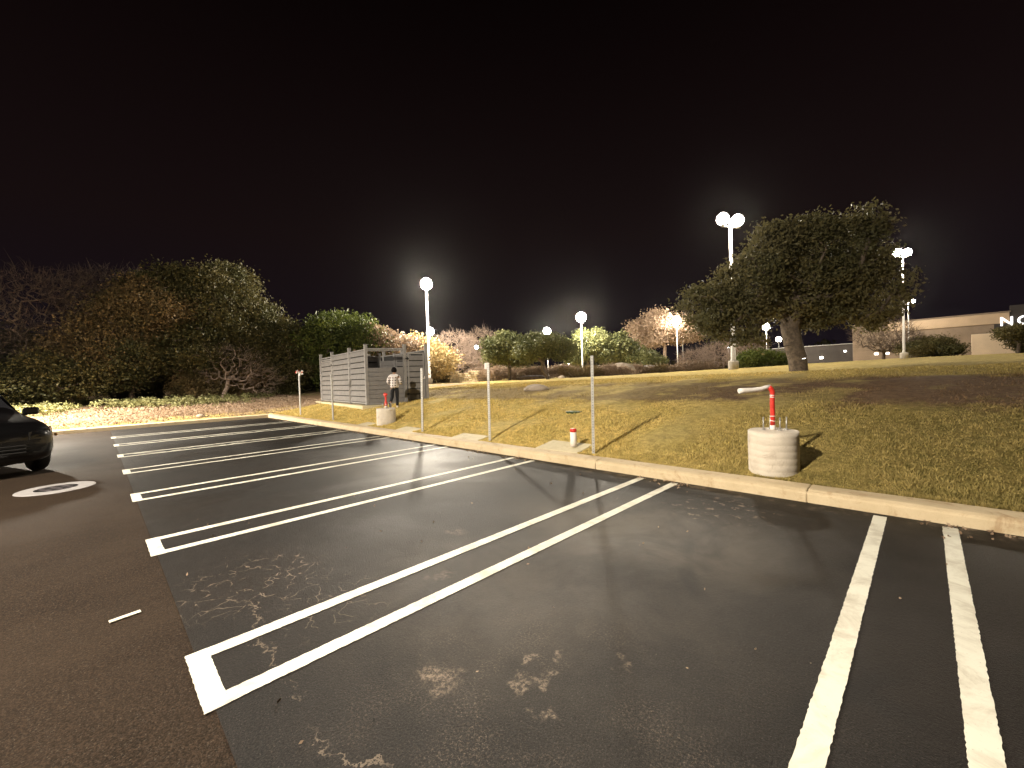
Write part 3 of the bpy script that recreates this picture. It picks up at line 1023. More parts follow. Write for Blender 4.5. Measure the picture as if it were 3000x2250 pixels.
def shirt_mat():
    m, nt, b = newmat('checked_shirt')
    co = objco(nt); sep = N(nt, "ShaderNodeSeparateXYZ"); nt.links.new(co, sep.inputs[0])
    wob = mth(nt, 'MULTIPLY', noise(nt, co, 6, 2, .5), .03)

    def band(ax, per_, w):
        f = mth(nt, 'FRACT', mth(nt, 'DIVIDE', mth(nt, 'ADD', mth(nt, 'ADD', ax, wob), 10), per_))
        return mth(nt, 'LESS_THAN', f, w)
    h = band(sep.outputs["Z"], .105, .45); v = band(sep.outputs["Y"], .10, .45)
    c = mixc(nt, mth(nt, 'MULTIPLY', mth(nt, 'ADD', h, v), .16), (.78, .70, .66), (.25, .22, .22))
    c = mixc(nt, mth(nt, 'MULTIPLY', h, v), c, (.035, .03, .035))
    low = mr(nt, sep.outputs["Z"], 1.30, 1.33, 0, 1)
    c = mixc(nt, low, c, (.78, .72, .70))
    nt.links.new(c, b.inputs["Base Color"]); b.inputs["Roughness"].default_value = .85
    bump(nt, b, noise(nt, co, 14, 4, .6), .5, .02)
    return m


shirt_m = shirt_mat()
sn = [(0, 0, .79, (.31, .19)), (.0, 0, .95, (.29, .18)), (.01, 0, 1.10, (.27, .17)), (.02, 0, 1.25, (.28, .17)), (.02, 0, 1.35, (.20, .14)), (.03, 0, 1.42, (.068, .07)),
      (.015, .185, 1.325, .075), (-.05, .262, 1.09, .066), (.07, .243, 1.02, .058), (.10, .238, 1.0, .056),
      (.015, -.185, 1.325, .075), (-.05, -.262, 1.09, .066), (.07, -.243, 1.02, .058), (.10, -.238, 1.0, .056)]
se = [(0, 1), (1, 2), (2, 3), (3, 4), (4, 5), (4, 6), (6, 7), (7, 8), (8, 9), (4, 10), (10, 11), (11, 12), (12, 13)]
skin_obj('shirt', sn, se, shirt_m, body, 2)
pants_m = simple('black_trousers', (.006, .006, .008), .85, 0, .3, 8, .3, .01)
pn = [(0, 0, .93, (.14, .115)), (0, 0, .86, (.15, .12)), (-.005, .10, .80, .105), (-.02, .105, .47, .078), (-.26, .105, .27, .062), (-.29, .105, .245, .064),
      (.0, -.10, .80, .105), (.03, -.095, .46, .076), (.02, -.085, .14, .062), (.02, -.085, .09, .064)]
pe = [(0, 1), (1, 2), (2, 3), (3, 4), (4, 5), (1, 6), (6, 7), (7, 8), (8, 9)]
skin_obj('trousers', pn, pe, pants_m, body, 2)
shoe_m = simple('white_shoes', (.75, .68, .6), .6, 0, .1, 9, .1, .005)
skin_obj('shoe', [(-.05, -.085, .045, (.042, .04)), (.03, -.085, .05, (.044, .045)), (.12, -.087, .038, (.046, .032)), (.18, -.09, .03, (.036, .024))], [(0, 1), (1, 2), (2, 3)], shoe_m, body, 2)
skin_obj('shoe', [(-.36, .10, .235, (.042, .04)), (-.33, .10, .16, (.044, .045)), (-.28, .10, .08, (.046, .032)), (-.245, .10, .03, (.034, .024))], [(0, 1), (1, 2), (2, 3)], shoe_m, body, 2)
so = MB(); so.box((-.40, .10, .13), (.022, .08, .24), rot=Matrix.Rotation(-.45, 3, 'Y'), ch=.008); so.build('sole', M['black'], body)


# ------------------------------------------------------------------ the dark car
def car():
    # local: +x forward (nose), y left, origin on the ground at the nose
    e = empty('parked_car', (-12.15, -7.52, 0), math.radians(20), 'dark car at the left edge, nose towards the camera, lamps off', 'car')
    paint, nt, b = newmat('black_car_paint')
    b.inputs["Base Color"].default_value = (.002, .0018, .002, 1); b.inputs["Specular IOR Level"].default_value = .3; b.inputs["Roughness"].default_value = .3
    b.inputs["Coat Weight"].default_value = .6; b.inputs["Coat Roughness"].default_value = .06
    # stations along x : (x, halfwidth_low, halfwidth_belt, z_bottom, z_belt, z_top, half_top)
    st = [(.00, .62, .66, .34, .72, .80, .55), (-.05, .78, .82, .26, .76, .90, .66), (-.22, .88, .90, .22, .80, .98, .74), (-.55, .93, .93, .22, .84, 1.04, .78),
          (-.95, .94, .94, .22, .86, 1.08, .80), (-1.30, .94, .95, .22, .88, 1.12, .80), (-1.55, .94, .95, .22, .92, 1.22, .76), (-2.05, .94, .95, .22, .94, 1.52, .66),
          (-2.45, .94, .95, .22, .95, 1.64, .62), (-3.3, .94, .95, .22, .97, 1.66, .60), (-4.0, .93, .94, .24, .98, 1.58, .60), (-4.5, .90, .90, .28, .98, 1.22, .66), (-4.62, .84, .84, .40, .9, .98, .70)]
    mb = MB(); vs = []; fs = []
    for (x_, hl, hb_, zb, zm, zt, ht) in st:
        ring = [(hl * .86, zb), (hl, zb + .12), (hb_ + .012, (zb + zm) / 2), (hb_, zm), (hb_ * .97, zm + (zt - zm) * .22), (ht + (hb_ - ht) * .18, zm + (zt - zm) * .82), (ht * .86, zt), (0, zt + .02)]
        full = [(y_, z_) for (y_, z_) in ring] + [(-y_, z_) for (y_, z_) in ring[-2::-1]]
        vs += [(x_, y_, z_) for (y_, z_) in full]
    m = 15
    for i in range(len(st) - 1):
        for j in range(m):
            k = (j + 1) % m
            fs.append((i * m + j, i * m + k, (i + 1) * m + k, (i + 1) * m + j))
    fs.append(tuple(range(m))); fs.append(tuple((len(st) - 1) * m + j for j in range(m - 1, -1, -1)))
    mb.add(vs, fs, True)
    body = mb.build('car_body', paint, e)
    sub = body.modifiers.new('sub', 'SUBSURF'); sub.levels = 2; sub.render_levels = 2
    dark = M['glass_dark']
    ws = MB(); ws.add([(-1.50, -.74, 1.17), (-1.50, .74, 1.17), (-2.10, .60, 1.585), (-2.10, -.60, 1.585), (-1.44, 0, 1.19), (-2.04, 0, 1.61)], [(0, 4, 5, 3), (4, 1, 2, 5)], True)
    ws.build('windscreen', dark, e)
    for s in (-1, 1):
        w = MB(); w.add([(-1.75, s * .94, 1.02), (-3.0, s * .955, 1.04), (-2.98, s * .72, 1.57), (-2.25, s * .74, 1.53)], [(0, 1, 2, 3)]); w.build('side_window', dark, e)
        mm = MB(); mm.box((-1.78, s * 1.07, 1.13), (.13, .24, .15), ch=.035); mm.box((-1.80, s * .97, 1.06), (.08, .10, .05), ch=.012)
        mm.build('mirror', paint, e)
        hl_m, nt2, b2 = newmat('headlight_glass'); b2.inputs["Base Color"].default_value = (.02, .022, .03, 1); b2.inputs["Roughness"].default_value = .12; b2.inputs["Metallic"].default_value = .6
        h_ = MB(); h_.add([(-.02, s * .50, .66), (-.02, s * .50, .80), (-.10, s * .80, .85), (-.30, s * .885, .87), (-.30, s * .895, .76), (-.10, s * .81, .68)],
                          [(0, 1, 2, 5), (5, 2, 3, 4)]);
        ho = h_.build('headlight', hl_m, e); sd = ho.modifiers.new('s', 'SOLIDIFY'); sd.thickness = .03; sd.offset = 0
        am = MB(); am.box((-.30, s * .955, .70), (.10, .02, .05), ch=.006)
        am.build('side_marker', simple('amber_reflector', (.75, .30, .03), .3, 0, .1, 9, 0), e)
        for xw in (-.90, -3.75):
            t_ = MB(); Mw = Matrix.Translation((xw, s * .86, .345)) @ Matrix.Rotation(math.pi / 2, 4, 'X')
            t_.lathe([(.20, -.11), (.31, -.11), (.345, -.07), (.345, .07), (.31, .11), (.20, .11)], n=28, M=Mw)
            wh = t_.build('wheel', M['black'], e)
            r_ = MB(); r_.lathe([(.20, -.10), (.205, 0), (.20, .10)], n=24, M=Mw)
            for k in range(5):
                a = 2 * math.pi * k / 5
                r_.box((0, 0, 0), (.03, .03, .01)) if False else r_.add([Mw @ Vector(q) for q in [(.03 * math.cos(a + 1.2), .03 * math.sin(a + 1.2), s * -.104), (.19 * math.cos(a + .18), .19 * math.sin(a + .18), s * -.104), (.19 * math.cos(a - .18), .19 * math.sin(a - .18), s * -.104), (.03 * math.cos(a - 1.2), .03 * math.sin(a - 1.2), s * -.104)]], [(0, 1, 2, 3)])
            r_.build('rim', M['rod'], wh)
    g_ = MB()
    for zz in (.46, .52, .58): g_.box((.035, 0, zz), (.03, .9, .022), ch=.006)
    g_.build('grille', M['black'], e)
    e.scale = (1.07, 1.03, 1.09)
    return e


car()


# ------------------------------------------------------------------ trees
def tubes_np(P0, P1, R0, R1, sides=4):
    """separate tapered prisms; P (n,3)"""
    n = len(P0)
    D = P1 - P0; Ln = np.linalg.norm(D, axis=1, keepdims=True) + 1e-9; D = D / Ln
    ref = np.where(np.abs(D[:, 2:3]) < .9, np.array([[0, 0, 1.]]), np.array([[1., 0, 0]]))
    A_ = np.cross(D, ref); A_ /= np.linalg.norm(A_, axis=1, keepdims=True); B_ = np.cross(D, A_)
    V = np.zeros((n, 2 * sides, 3)); F = np.zeros((n, sides, 4), int)
    for k in range(sides):
        t = 2 * math.pi * k / sides
        o = A_ * math.cos(t) + B_ * math.sin(t)
        V[:, k] = P0 + o * R0[:, None]; V[:, sides + k] = P1 + o * R1[:, None]
        F[:, k] = [k, (k + 1) % sides, sides + (k + 1) % sides, sides + k]
    F = F + (np.arange(n) * 2 * sides)[:, None, None]
    return V.reshape(-1, 3), F.reshape(-1, 4)


def skeleton(trunk_pts, targets, seed, jit=.12, upb=.25):
    """attach each target to its nearest node: organic branching. returns segments with radii"""
    r = np.random.default_rng(seed)
    nodes = [np.array(p, float) for p in trunk_pts]
    par = [-1] + list(range(len(nodes) - 1))
    base = nodes[-1]
    tg = targets[np.argsort(np.linalg.norm(targets - base, axis=1))]
    arr = np.zeros((len(nodes) + len(tg) * 5 + 5, 3)); arr[:len(nodes)] = nodes
    cnt = len(nodes); start = max(1, len(nodes) - 3)
    for t in tg:
        d = np.linalg.norm(arr[start:cnt] - t, axis=1) + .6 * np.maximum(0, arr[start:cnt, 2] - t[2])
        i = int(np.argmin(d)) + start
        p = arr[i]; L_ = np.linalg.norm(t - p)
        k = int(np.clip(L_ / .5, 1, 4)); prev = i
        for q in range(1, k + 1):
            f = q / k
            c = p + (t - p) * f
            if q < k:
                c = c + r.normal(0, jit * L_ * .35, 3); c[2] += upb * L_ * math.sin(math.pi * f) * .35
            arr[cnt] = c; par.append(prev); prev = cnt; cnt += 1
    arr = arr[:cnt]; par = np.array(par[:cnt])
    w = np.zeros(cnt)
    ch = np.zeros(cnt)
    np.add.at(ch, par[1:], 1)
    w[ch == 0] = 1
    for i in range(cnt - 1, 0, -1): w[par[i]] += w[i]
    return arr, par, w


def lobes(blobs, r, k=3, lo=.28, hi=.45):
    out = list(blobs)
    for b in blobs:
        for _ in range(k):
            d = r.normal(0, 1, 3); d[2] = abs(d[2]) * .8 if r.uniform() < .6 else d[2]; d /= np.linalg.norm(d)
            f = r.uniform(.8, 1.08); q = r.uniform(lo, hi)
            out.append((b[0] + d[0] * b[3] * f, b[1] + d[1] * b[4] * f, b[2] + d[2] * b[5] * f, b[3] * q, b[4] * q, b[5] * q))
    return out


def sample_blobs(blobs, n, r, surf=.55, zmin=None):
    vol = np.array([b[3] * b[4] * b[5] for b in blobs]) ** .62; vol = vol / vol.sum()
    out = []
    idx = r.choice(len(blobs), n, p=vol)
    d = r.normal(0, 1, (n, 3)); d /= np.linalg.norm(d, axis=1, keepdims=True)
    rad = r.uniform(0, 1, n) ** (1 / 3); rad = surf * (.82 + .18 * r.uniform(0, 1, n)) + (1 - surf) * rad
    B_ = np.array(blobs)[idx]
    return B_[:, :3] + d * rad[:, None] * B_[:, 3:6]


def make_trunk_mesh(arr, par, w, r_tip, r_base, minr=0.0, maxr=9, sides=6, expo=.5):
    rad = r_tip + (r_base - r_tip) * ((w - 1) / max(1, w.max() - 1)) ** expo
    i = np.arange(1, len(arr)); ok = (rad[i] >= minr) & (rad[i] < maxr); i = i[ok]
    return tubes_np(arr[par[i]], arr[i], np.minimum(rad[par[i]], rad[i] * 1.5), rad[i], sides)


def leaves(centers, spread, per, size, r, flat=.6):
    n = len(centers) * per
    C_ = np.repeat(centers, per, axis=0) + r.normal(0, 1, (n, 3)) * np.array([spread, spread, spread * flat])
    a = r.normal(0, 1, (n, 3)); a /= np.linalg.norm(a, axis=1, keepdims=True)
    b = r.normal(0, 1, (n, 3)); b -= a * (a * b).sum(1, keepdims=True); b /= np.linalg.norm(b, axis=1, keepdims=True)
    s = size * r.uniform(.6, 1.4, (n, 1))
    V = np.stack([C_ - a * s, C_ + b * s * .55, C_ + a * s, C_ - b * s * .55], 1)
    F = np.arange(n * 4).reshape(n, 4)
    return V.reshape(-1, 3), F


def tree(name, x, y, label, cat, blobs, trunk, leafmat, n_clump, per, lsize, spread, seed, barkmat='bark', r_base=.2, group=None, n_br=None, z=None, twig=.012, rot=0, surf=.6):
    """blobs in local coords: (cx,cy,cz,rx,ry,rz)"""
    r = np.random.default_rng(seed)
    z = gz(x, y) - .05 if z is None else z
    e = empty(name, (x, y, z), rot, label, cat, group)
    cc = sample_blobs(lobes(blobs, r), n_clump, r, surf)
    lowest = 0.15
    cc[:, 2] = np.maximum(cc[:, 2], lowest)
    tgs = cc[r.choice(len(cc), min(len(cc), n_br or len(cc)), replace=False)]
    arr, par, w = skeleton(trunk, tgs, seed)
    V, F = make_trunk_mesh(arr, par, w, twig, r_base, sides=6)
    link_mesh('trunk', np_mesh('trunk', V, F, True), M[barkmat], e)
    if leafmat:
        V, F = leaves(cc, spread, per, lsize, r)
        V[:, 2] = np.maximum(V[:, 2], .03)
        link_mesh('crown', np_mesh('crown', V, F), M[leafmat], e)
    return e


def bare_tree(name, x, y, label, blobs, trunk, n, seed, barkmat, r_base=.16, twig=.007, group=None, cat='tree', z=None, jit=.08):
    r = np.random.default_rng(seed)
    z = gz(x, y) - .05 if z is None else z
    e = empty(name, (x, y, z), 0, label, cat, group)
    cc = sample_blobs(blobs, n, r, .35)
    cc[:, 2] = np.maximum(cc[:, 2], .15)
    arr, par, w = skeleton(trunk, cc, seed, jit, .15)
    rad_cut = twig * 3.2
    V, F = make_trunk_mesh(arr, par, w, twig, r_base, minr=rad_cut, sides=6, expo=.55)
    link_mesh('trunk', np_mesh('trunk', V, F, True), M[barkmat], e)
    V, F = make_trunk_mesh(arr, par, w, twig, r_base, minr=0, maxr=rad_cut, sides=3, expo=.55)
    # fine spray at the ends
    ends = arr[w <= 1.01]
    k = 4
    P0 = np.repeat(ends, k, axis=0); out = P0 - np.array(trunk[-1]); out /= np.linalg.norm(out, axis=1, keepdims=True) + 1e-6
    P1 = P0 + (out * .6 + r.normal(0, .5, P0.shape)) * r.uniform(.2, .6, (len(P0), 1))
    V2, F2 = tubes_np(P0, P1, np.full(len(P0), twig * .9), np.full(len(P0), twig * .45), 3)
    F2 = F2 + len(V)
    link_mesh('crown', np_mesh('crown', np.concatenate([V, V2]), np.concatenate([F, F2])), M[barkmat], e)
    return e


# big live oak on the right
tree('oak_tree', -3.55, 13.7, 'broad live oak on the right with a dark leaning trunk', 'tree',
     [(.71 * a, .70 * a, z, ra * .85, ra * .85, rz) for (a, z, ra, rz) in ((-3.5, 2.7, 1.25, 1.0), (-2.6, 2.1, 1.3, 1.0), (-1.7, 3.6, 1.5, 1.4), (.2, 4.4, 1.9, 1.7), (1.9, 4.5, 1.7, 1.75), (2.8, 3.0, 1.5, 1.4), (1.0, 3.1, 1.8, 1.0), (.7, 2.5, 1.4, .75), (-.6, 5.2, .9, .7))],
     [(0, 0, -.2), (-.04, -.02, .5), (-.16, -.1, 1.1), (-.25, -.15, 1.8), (-.3, -.2, 2.4)], 'leaf_oak', 820, 95, .062, .23, 14, 'bark_oak', .34, n_br=520, surf=.72, twig=.016)

WG = 'trees of the wood behind the far kerb'
# woods on the left, a row beyond the leaf litter
tree('evergreen_tree', -35.5, -1.6, 'tallest dark evergreen of the wood, rounded top', 'tree',
     [(0, 0, 6.2, 3.2, 3.4, 3.0), (1.2, 2.2, 5.6, 2.4, 2.6, 2.6), (-.5, -2.0, 5.2, 2.6, 2.4, 2.3), (.8, 3.6, 4.2, 1.8, 1.9, 1.8), (1.4, .5, 3.0, 2.0, 3.4, 1.7), (1.2, 1.2, 8.0, 1.5, 1.6, 1.3)],
     [(0, 0, -.2), (.1, .1, 1.2), (.0, .3, 2.4), (.2, .5, 3.6)], 'leaf_olive', 1000, 110, 0.082, .42, 21, 'bark_pale', .28, WG, 500)
tree('evergreen_tree', -34.2, 3.2, 'lower olive tree of the wood left of the bright green one', 'tree',
     [(0, 0, 3.4, 2.4, 2.3, 2.4), (-.4, -1.6, 3.0, 1.9, 1.9, 2.0), (.5, .6, 1.6, 1.8, 2.0, 1.4)],
     [(0, 0, -.2), (.2, 0, .8), (.1, .2, 1.6)], 'leaf_olive', 560, 98, 0.075, .38, 22, 'bark_pale', .18, WG, 260)
tree('green_tree', -32.6, 7.6, 'bright green leafy tree just left of the enclosure', 'tree',
     [(0, 0, 4.0, 2.2, 2.2, 2.2), (1.0, 1.6, 3.4, 1.8, 1.8, 1.8), (-.6, -1.4, 3.4, 1.9, 1.8, 1.9), (.4, 0, 1.6, 2.0, 2.4, 1.4)],
     [(0, 0, -.2), (.0, .1, .9), (.1, .1, 1.9)], 'leaf_green', 620, 102, 0.082, .4, 23, 'bark', .2, WG, 260)
bare_tree('bare_tree', -32.0, -.25, 'crooked bare tree with pale forked trunk in front of the wood',
          [(0, .6, 2.2, 1.2, 1.9, 1.3), (.4, 1.8, 1.3, .9, 1.5, .9)],
          [(0, 0, -.2), (.1, -.05, .4), (-.05, .2, .9), (.15, .25, 1.5)], 420, 24, 'bark_pale', .12, .007, WG)
bare_tree('bare_tree', -35.0, -8.4, 'wide bare tree at the far left with fine pale twigs',
          [(0, 0, 5.2, 2.6, 3.2, 2.6), (.4, -1.8, 4.2, 2.0, 2.6, 2.2), (-.6, 2.0, 6.2, 1.8, 2.0, 1.9), (.6, .6, 2.8, 2.0, 3.0, 1.7)],
          [(0, 0, -.2), (.1, .1, 1.0), (0, -.1, 2.0), (.1, 0, 3.0)], 3000, 25, 'bark_dark', .22, .008, WG)
bare_tree('bare_tree', -38.5, -4.8, 'tall bare tree behind the wide bare one, brown haze of twigs',
          [(0, 0, 6.4, 2.8, 3.2, 2.6), (.4, 1.4, 5.4, 2.6, 3.0, 2.3)],
          [(0, 0, -.2), (.1, .1, 1.6), (0, .1, 3.2), (.1, 0, 4.4)], 1900, 26, 'bark_dark', .22, .009, WG)
tree('brown_tree', -34.3, -4.6, 'brown leaved tree between the bare one and the tall evergreen', 'tree',
     [(0, 0, 4.4, 2.2, 2.4, 2.3), (.6, -1.2, 3.2, 1.8, 2.2, 1.6), (-.2, 1.2, 5.6, 1.8, 1.8, 1.6)],
     [(0, 0, -.2), (0, .1, 1.2), (.1, 0, 2.2)], 'leaf_brown', 560, 87, 0.068, .42, 27, 'bark_dark', .16, WG, 260)
tree('evergreen_shrub', -33.0, -7.0, 'low olive bush under the wide bare tree', 'bush',
     [(0, 0, 1.6, 1.8, 2.0, 1.3), (.2, -2.0, 1.2, 1.5, 1.8, 1.1), (.2, 1.9, 2.4, 1.5, 1.8, 1.1)],
     [(0, 0, -.1), (0, 0, .3), (0, 0, .6)], 'leaf_olive', 420, 91, 0.068, .34, 28, 'bark', .08, 'bushes at the foot of the wood', 160)
tree('evergreen_shrub', -36.0, -11.3, 'dark bush above the car at the left edge', 'bush',
     [(0, 0, 1.7, 1.8, 2.4, 1.5), (.2, -2.4, 1.9, 1.6, 2.2, 1.6)],
     [(0, 0, -.1), (0, 0, .3), (0, 0, .6)], 'leaf_olive', 380, 87, 0.068, .34, 29, 'bark', .08, 'bushes at the foot of the wood', 140)
tree('evergreen_shrub', -33.6, .9, 'dry brown bush at the foot of the tall evergreen', 'bush',
     [(0, 0, 1.1, 1.3, 2.0, 1.0), (.3, -1.9, .9, 1.1, 1.6, .9)],
     [(0, 0, -.1), (0, 0, .2), (0, 0, .4)], 'leaf_brown', 260, 83, 0.061, .3, 30, 'bark_pale', .05, 'bushes at the foot of the wood', 120)
# second row closes the wood
for i, (bx, by, bh, lm, lb) in enumerate((
        (-43, -12, 4.6, 'leaf_olive', 'dark evergreen deep in the wood at the far left'),
        (-43, -2.5, 7.0, 'leaf_olive', 'dark evergreen behind the tallest one'),
        (-41, 5.0, 5.2, 'leaf_olive', 'dark evergreen behind the lower olive tree'),
        (-38.5, 10.8, 4.6, 'leaf_olive', 'dark tree behind the bright green one and the enclosure'))):
    tree('evergreen_tree', bx, by, lb, 'tree',
         [(0, 0, bh * .62, 3.2, 3.6, bh * .38), (.5, 2.6, bh * .45, 2.8, 2.8, bh * .36), (.3, -2.8, bh * .42, 2.8, 2.8, bh * .34), (.8, 0, bh * .2, 2.6, 4.5, bh * .2)],
         [(0, 0, -.2), (.1, 0, 1.), (0, .1, 2.)], lm, 520, 44, .15, .5, 40 + i, 'bark', .2, WG, 200)


def at(px, depth):
    """a point on the ground at a picture column and a depth along the view axis"""
    q = CAM + (fw + rt * ((px - 1500) / 1215.6)) * depth
    return q.x, q.y


# distant trees beyond the lawn crest
BG = 'trees beyond the lawn'
x, y = at(1115, 34)
tree('lamplit_tree', x, y, 'lamp lit golden shrub-like tree behind the enclosure top', 'tree',
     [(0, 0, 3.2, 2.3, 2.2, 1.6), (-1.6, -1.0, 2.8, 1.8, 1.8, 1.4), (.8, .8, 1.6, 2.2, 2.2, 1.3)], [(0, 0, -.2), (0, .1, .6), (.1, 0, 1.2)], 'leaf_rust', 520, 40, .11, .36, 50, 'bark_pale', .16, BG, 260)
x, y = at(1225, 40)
tree('lamplit_tree', x, y, 'tree lit pale golden by the lamp, right behind the gate post', 'tree',
     [(0, 0, 3.2, 2.4, 2.4, 1.7), (1.4, 1.2, 2.2, 2.0, 2.0, 1.5), (-1.5, -1.2, 2.6, 1.8, 1.8, 1.5)], [(0, 0, -.2), (0, .1, .6), (.1, 0, 1.2)], 'leaf_lamplit', 520, 40, .12, .38, 51, 'bark_cream', .16, BG, 260)
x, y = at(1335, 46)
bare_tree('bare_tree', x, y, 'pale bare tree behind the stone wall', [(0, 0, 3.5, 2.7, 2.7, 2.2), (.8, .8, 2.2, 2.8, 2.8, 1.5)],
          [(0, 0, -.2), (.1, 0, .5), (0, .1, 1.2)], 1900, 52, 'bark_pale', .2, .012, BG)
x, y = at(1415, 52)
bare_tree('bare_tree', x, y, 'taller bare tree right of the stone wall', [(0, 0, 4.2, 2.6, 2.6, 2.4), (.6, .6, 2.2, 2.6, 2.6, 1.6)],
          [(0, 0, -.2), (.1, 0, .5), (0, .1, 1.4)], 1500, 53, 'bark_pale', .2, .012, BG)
x, y = at(1494, 40)
tree('oak_tree', x, y, 'rounded olive tree with thin straight trunk, left of centre', 'tree',
     [(0, 0, 3.2, 1.8, 1.8, 1.35), (.6, .6, 2.5, 1.5, 1.5, 1.1), (-.7, -.7, 2.6, 1.5, 1.5, 1.0)], [(0, 0, -.2), (0, 0, .8), (.05, 0, 1.7)], 'leaf_mid', 420, 44, .10, .3, 54, 'bark', .15, BG, 200)
x, y = at(1603, 36)
tree('oak_tree', x, y, 'spreading green oak with slanted trunk in front of a lamp', 'tree',
     [(0, 0, 2.9, 1.9, 1.9, 1.0), (1.0, 1.0, 2.5, 1.3, 1.3, .8), (-1.1, -1.1, 2.5, 1.2, 1.2, .85)], [(.1, .1, -.2), (0, 0, .35), (-.25, -.25, .9), (-.2, -.2, 1.5)], 'leaf_mid', 460, 46, .09, .27, 55, 'bark', .16, BG, 220)
x, y = at(1722, 68)
tree('oak_tree', x, y, 'tall green oak round the middle lamp post', 'tree',
     [(0.0, 0.0, 5.02, 2.59, 2.59, 2.27), (-1.46, -1.46, 3.89, 2.27, 2.27, 1.78), (1.94, 1.94, 4.21, 2.27, 2.27, 1.78), (1.46, 1.3, 6.31, 1.13, 1.13, 1.13)], [(0, 0, -0.2), (0.16, 0.0, 0.97), (0.0, 0.16, 2.27)], 'leaf_mid', 480, 44, 0.162, 0.453, 56, 'bark', 0.26, BG, 220)
x, y = at(1815, 68)
tree('oak_tree', x, y, 'green oak with forked trunk behind the large boulder', 'tree',
     [(0.0, 0.0, 4.86, 2.43, 2.43, 1.94), (-1.3, -1.3, 3.56, 1.94, 1.94, 1.62), (1.13, 1.13, 3.72, 2.1, 2.1, 1.62)], [(0, 0, -0.2), (-0.24, 0.0, 0.97), (-0.16, 0.16, 1.94)], 'leaf_mid', 400, 44, 0.162, 0.437, 57, 'bark', 0.23, BG, 200)
x, y = at(1887, 66)
tree('green_bush', x, y, 'small grey green bushy tree left of the rusty one', 'tree',
     [(0.0, 0.0, 2.44, 1.87, 1.87, 1.58), (0.72, 0.72, 1.72, 1.72, 1.72, 1.29)], [(0, 0, -0.2), (0.0, 0.0, 0.43), (0.0, 0.14, 1.0)], 'leaf_mid', 260, 40, 0.143, 0.373, 58, 'bark', 0.14, BG, 120)
x, y = at(1948, 76)
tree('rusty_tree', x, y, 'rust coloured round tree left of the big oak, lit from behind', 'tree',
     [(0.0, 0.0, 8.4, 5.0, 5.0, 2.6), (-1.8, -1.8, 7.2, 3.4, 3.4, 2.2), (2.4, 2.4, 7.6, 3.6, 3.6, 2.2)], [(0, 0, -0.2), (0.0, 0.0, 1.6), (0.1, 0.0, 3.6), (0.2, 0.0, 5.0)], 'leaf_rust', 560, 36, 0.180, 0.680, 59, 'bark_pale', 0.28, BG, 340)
for i, (px, dp, hh_, w_, lb) in enumerate(((2045, 48, 2.6, 2.2, 'low dim bare tree between the twin poles and the big pole'), (2120, 44, 3.0, 2.4, 'dim bare tree left of the big pole foot'),
                                          (2185, 36, 2.6, 1.6, 'small bare tree right of the big pole foot'))):
    x, y = at(px, dp)
    bare_tree('bare_tree', x, y, lb, [(0, 0, hh_ * .55, w_, w_, hh_ * .45)], [(0, 0, -.2), (0, 0, .3), (.1, 0, .8)], 800, 60 + i, 'bark_pale', .1, .011, BG)
x, y = at(2235, 33)
tree('green_bush', x, y, 'dark green hedge-like bush left of the big oak trunk', 'bush',
     [(0, 0, .7, 1.3, 1.3, .7), (.9, .9, .6, 1.1, 1.1, .6), (-.9, -.8, .5, 1.0, 1.0, .5)], [(0, 0, -.1), (0, 0, .2), (0, 0, .3)], 'leaf_green', 300, 40, .07, .2, 64, 'bark', .05, BG, 100)
# in front of the building
x, y = at(2590, 42)
bare_tree('bare_tree', x, y, 'bare tree with dark rising branches in front of the building', [(0, 0, 2.6, 2.6, 2.6, 1.9), (1.0, 1.0, 1.8, 2.4, 2.4, 1.2)],
          [(0, 0, -.2), (0, 0, .3), (.05, 0, .7)], 900, 65, 'bark_dark', .16, .012, BG)
x, y = at(2740, 40)
tree('green_bush', x, y, 'dark round bush against the tan building wall', 'bush',
     [(0, 0, 1.1, 1.4, 1.4, 1.0), (.8, .8, .8, 1.2, 1.2, .8), (-1.4, -1.4, .8, 1.3, 1.3, .8)], [(0, 0, -.1), (0, 0, .2), (0, 0, .4)], 'leaf_olive', 340, 40, .08, .26, 66, 'bark', .06, BG, 140)
x, y = at(2985, 36)
tree('oak_tree', x, y, 'dark spreading tree at the right edge under the lit sign', 'tree',
     [(.9, .9, 1.6, 1.6, 1.6, .8), (-.4, -.4, 1.9, 1.0, 1.0, .5), (2.2, 2.2, 1.7, 1.9, 1.9, .9), (1.0, 1.0, .7, 1.3, 1.3, .5)], [(0, 0, -.2), (0, 0, .4), (.05, 0, .9)], 'leaf_olive', 480, 42, .08, .28, 67, 'bark', .14, BG, 200)
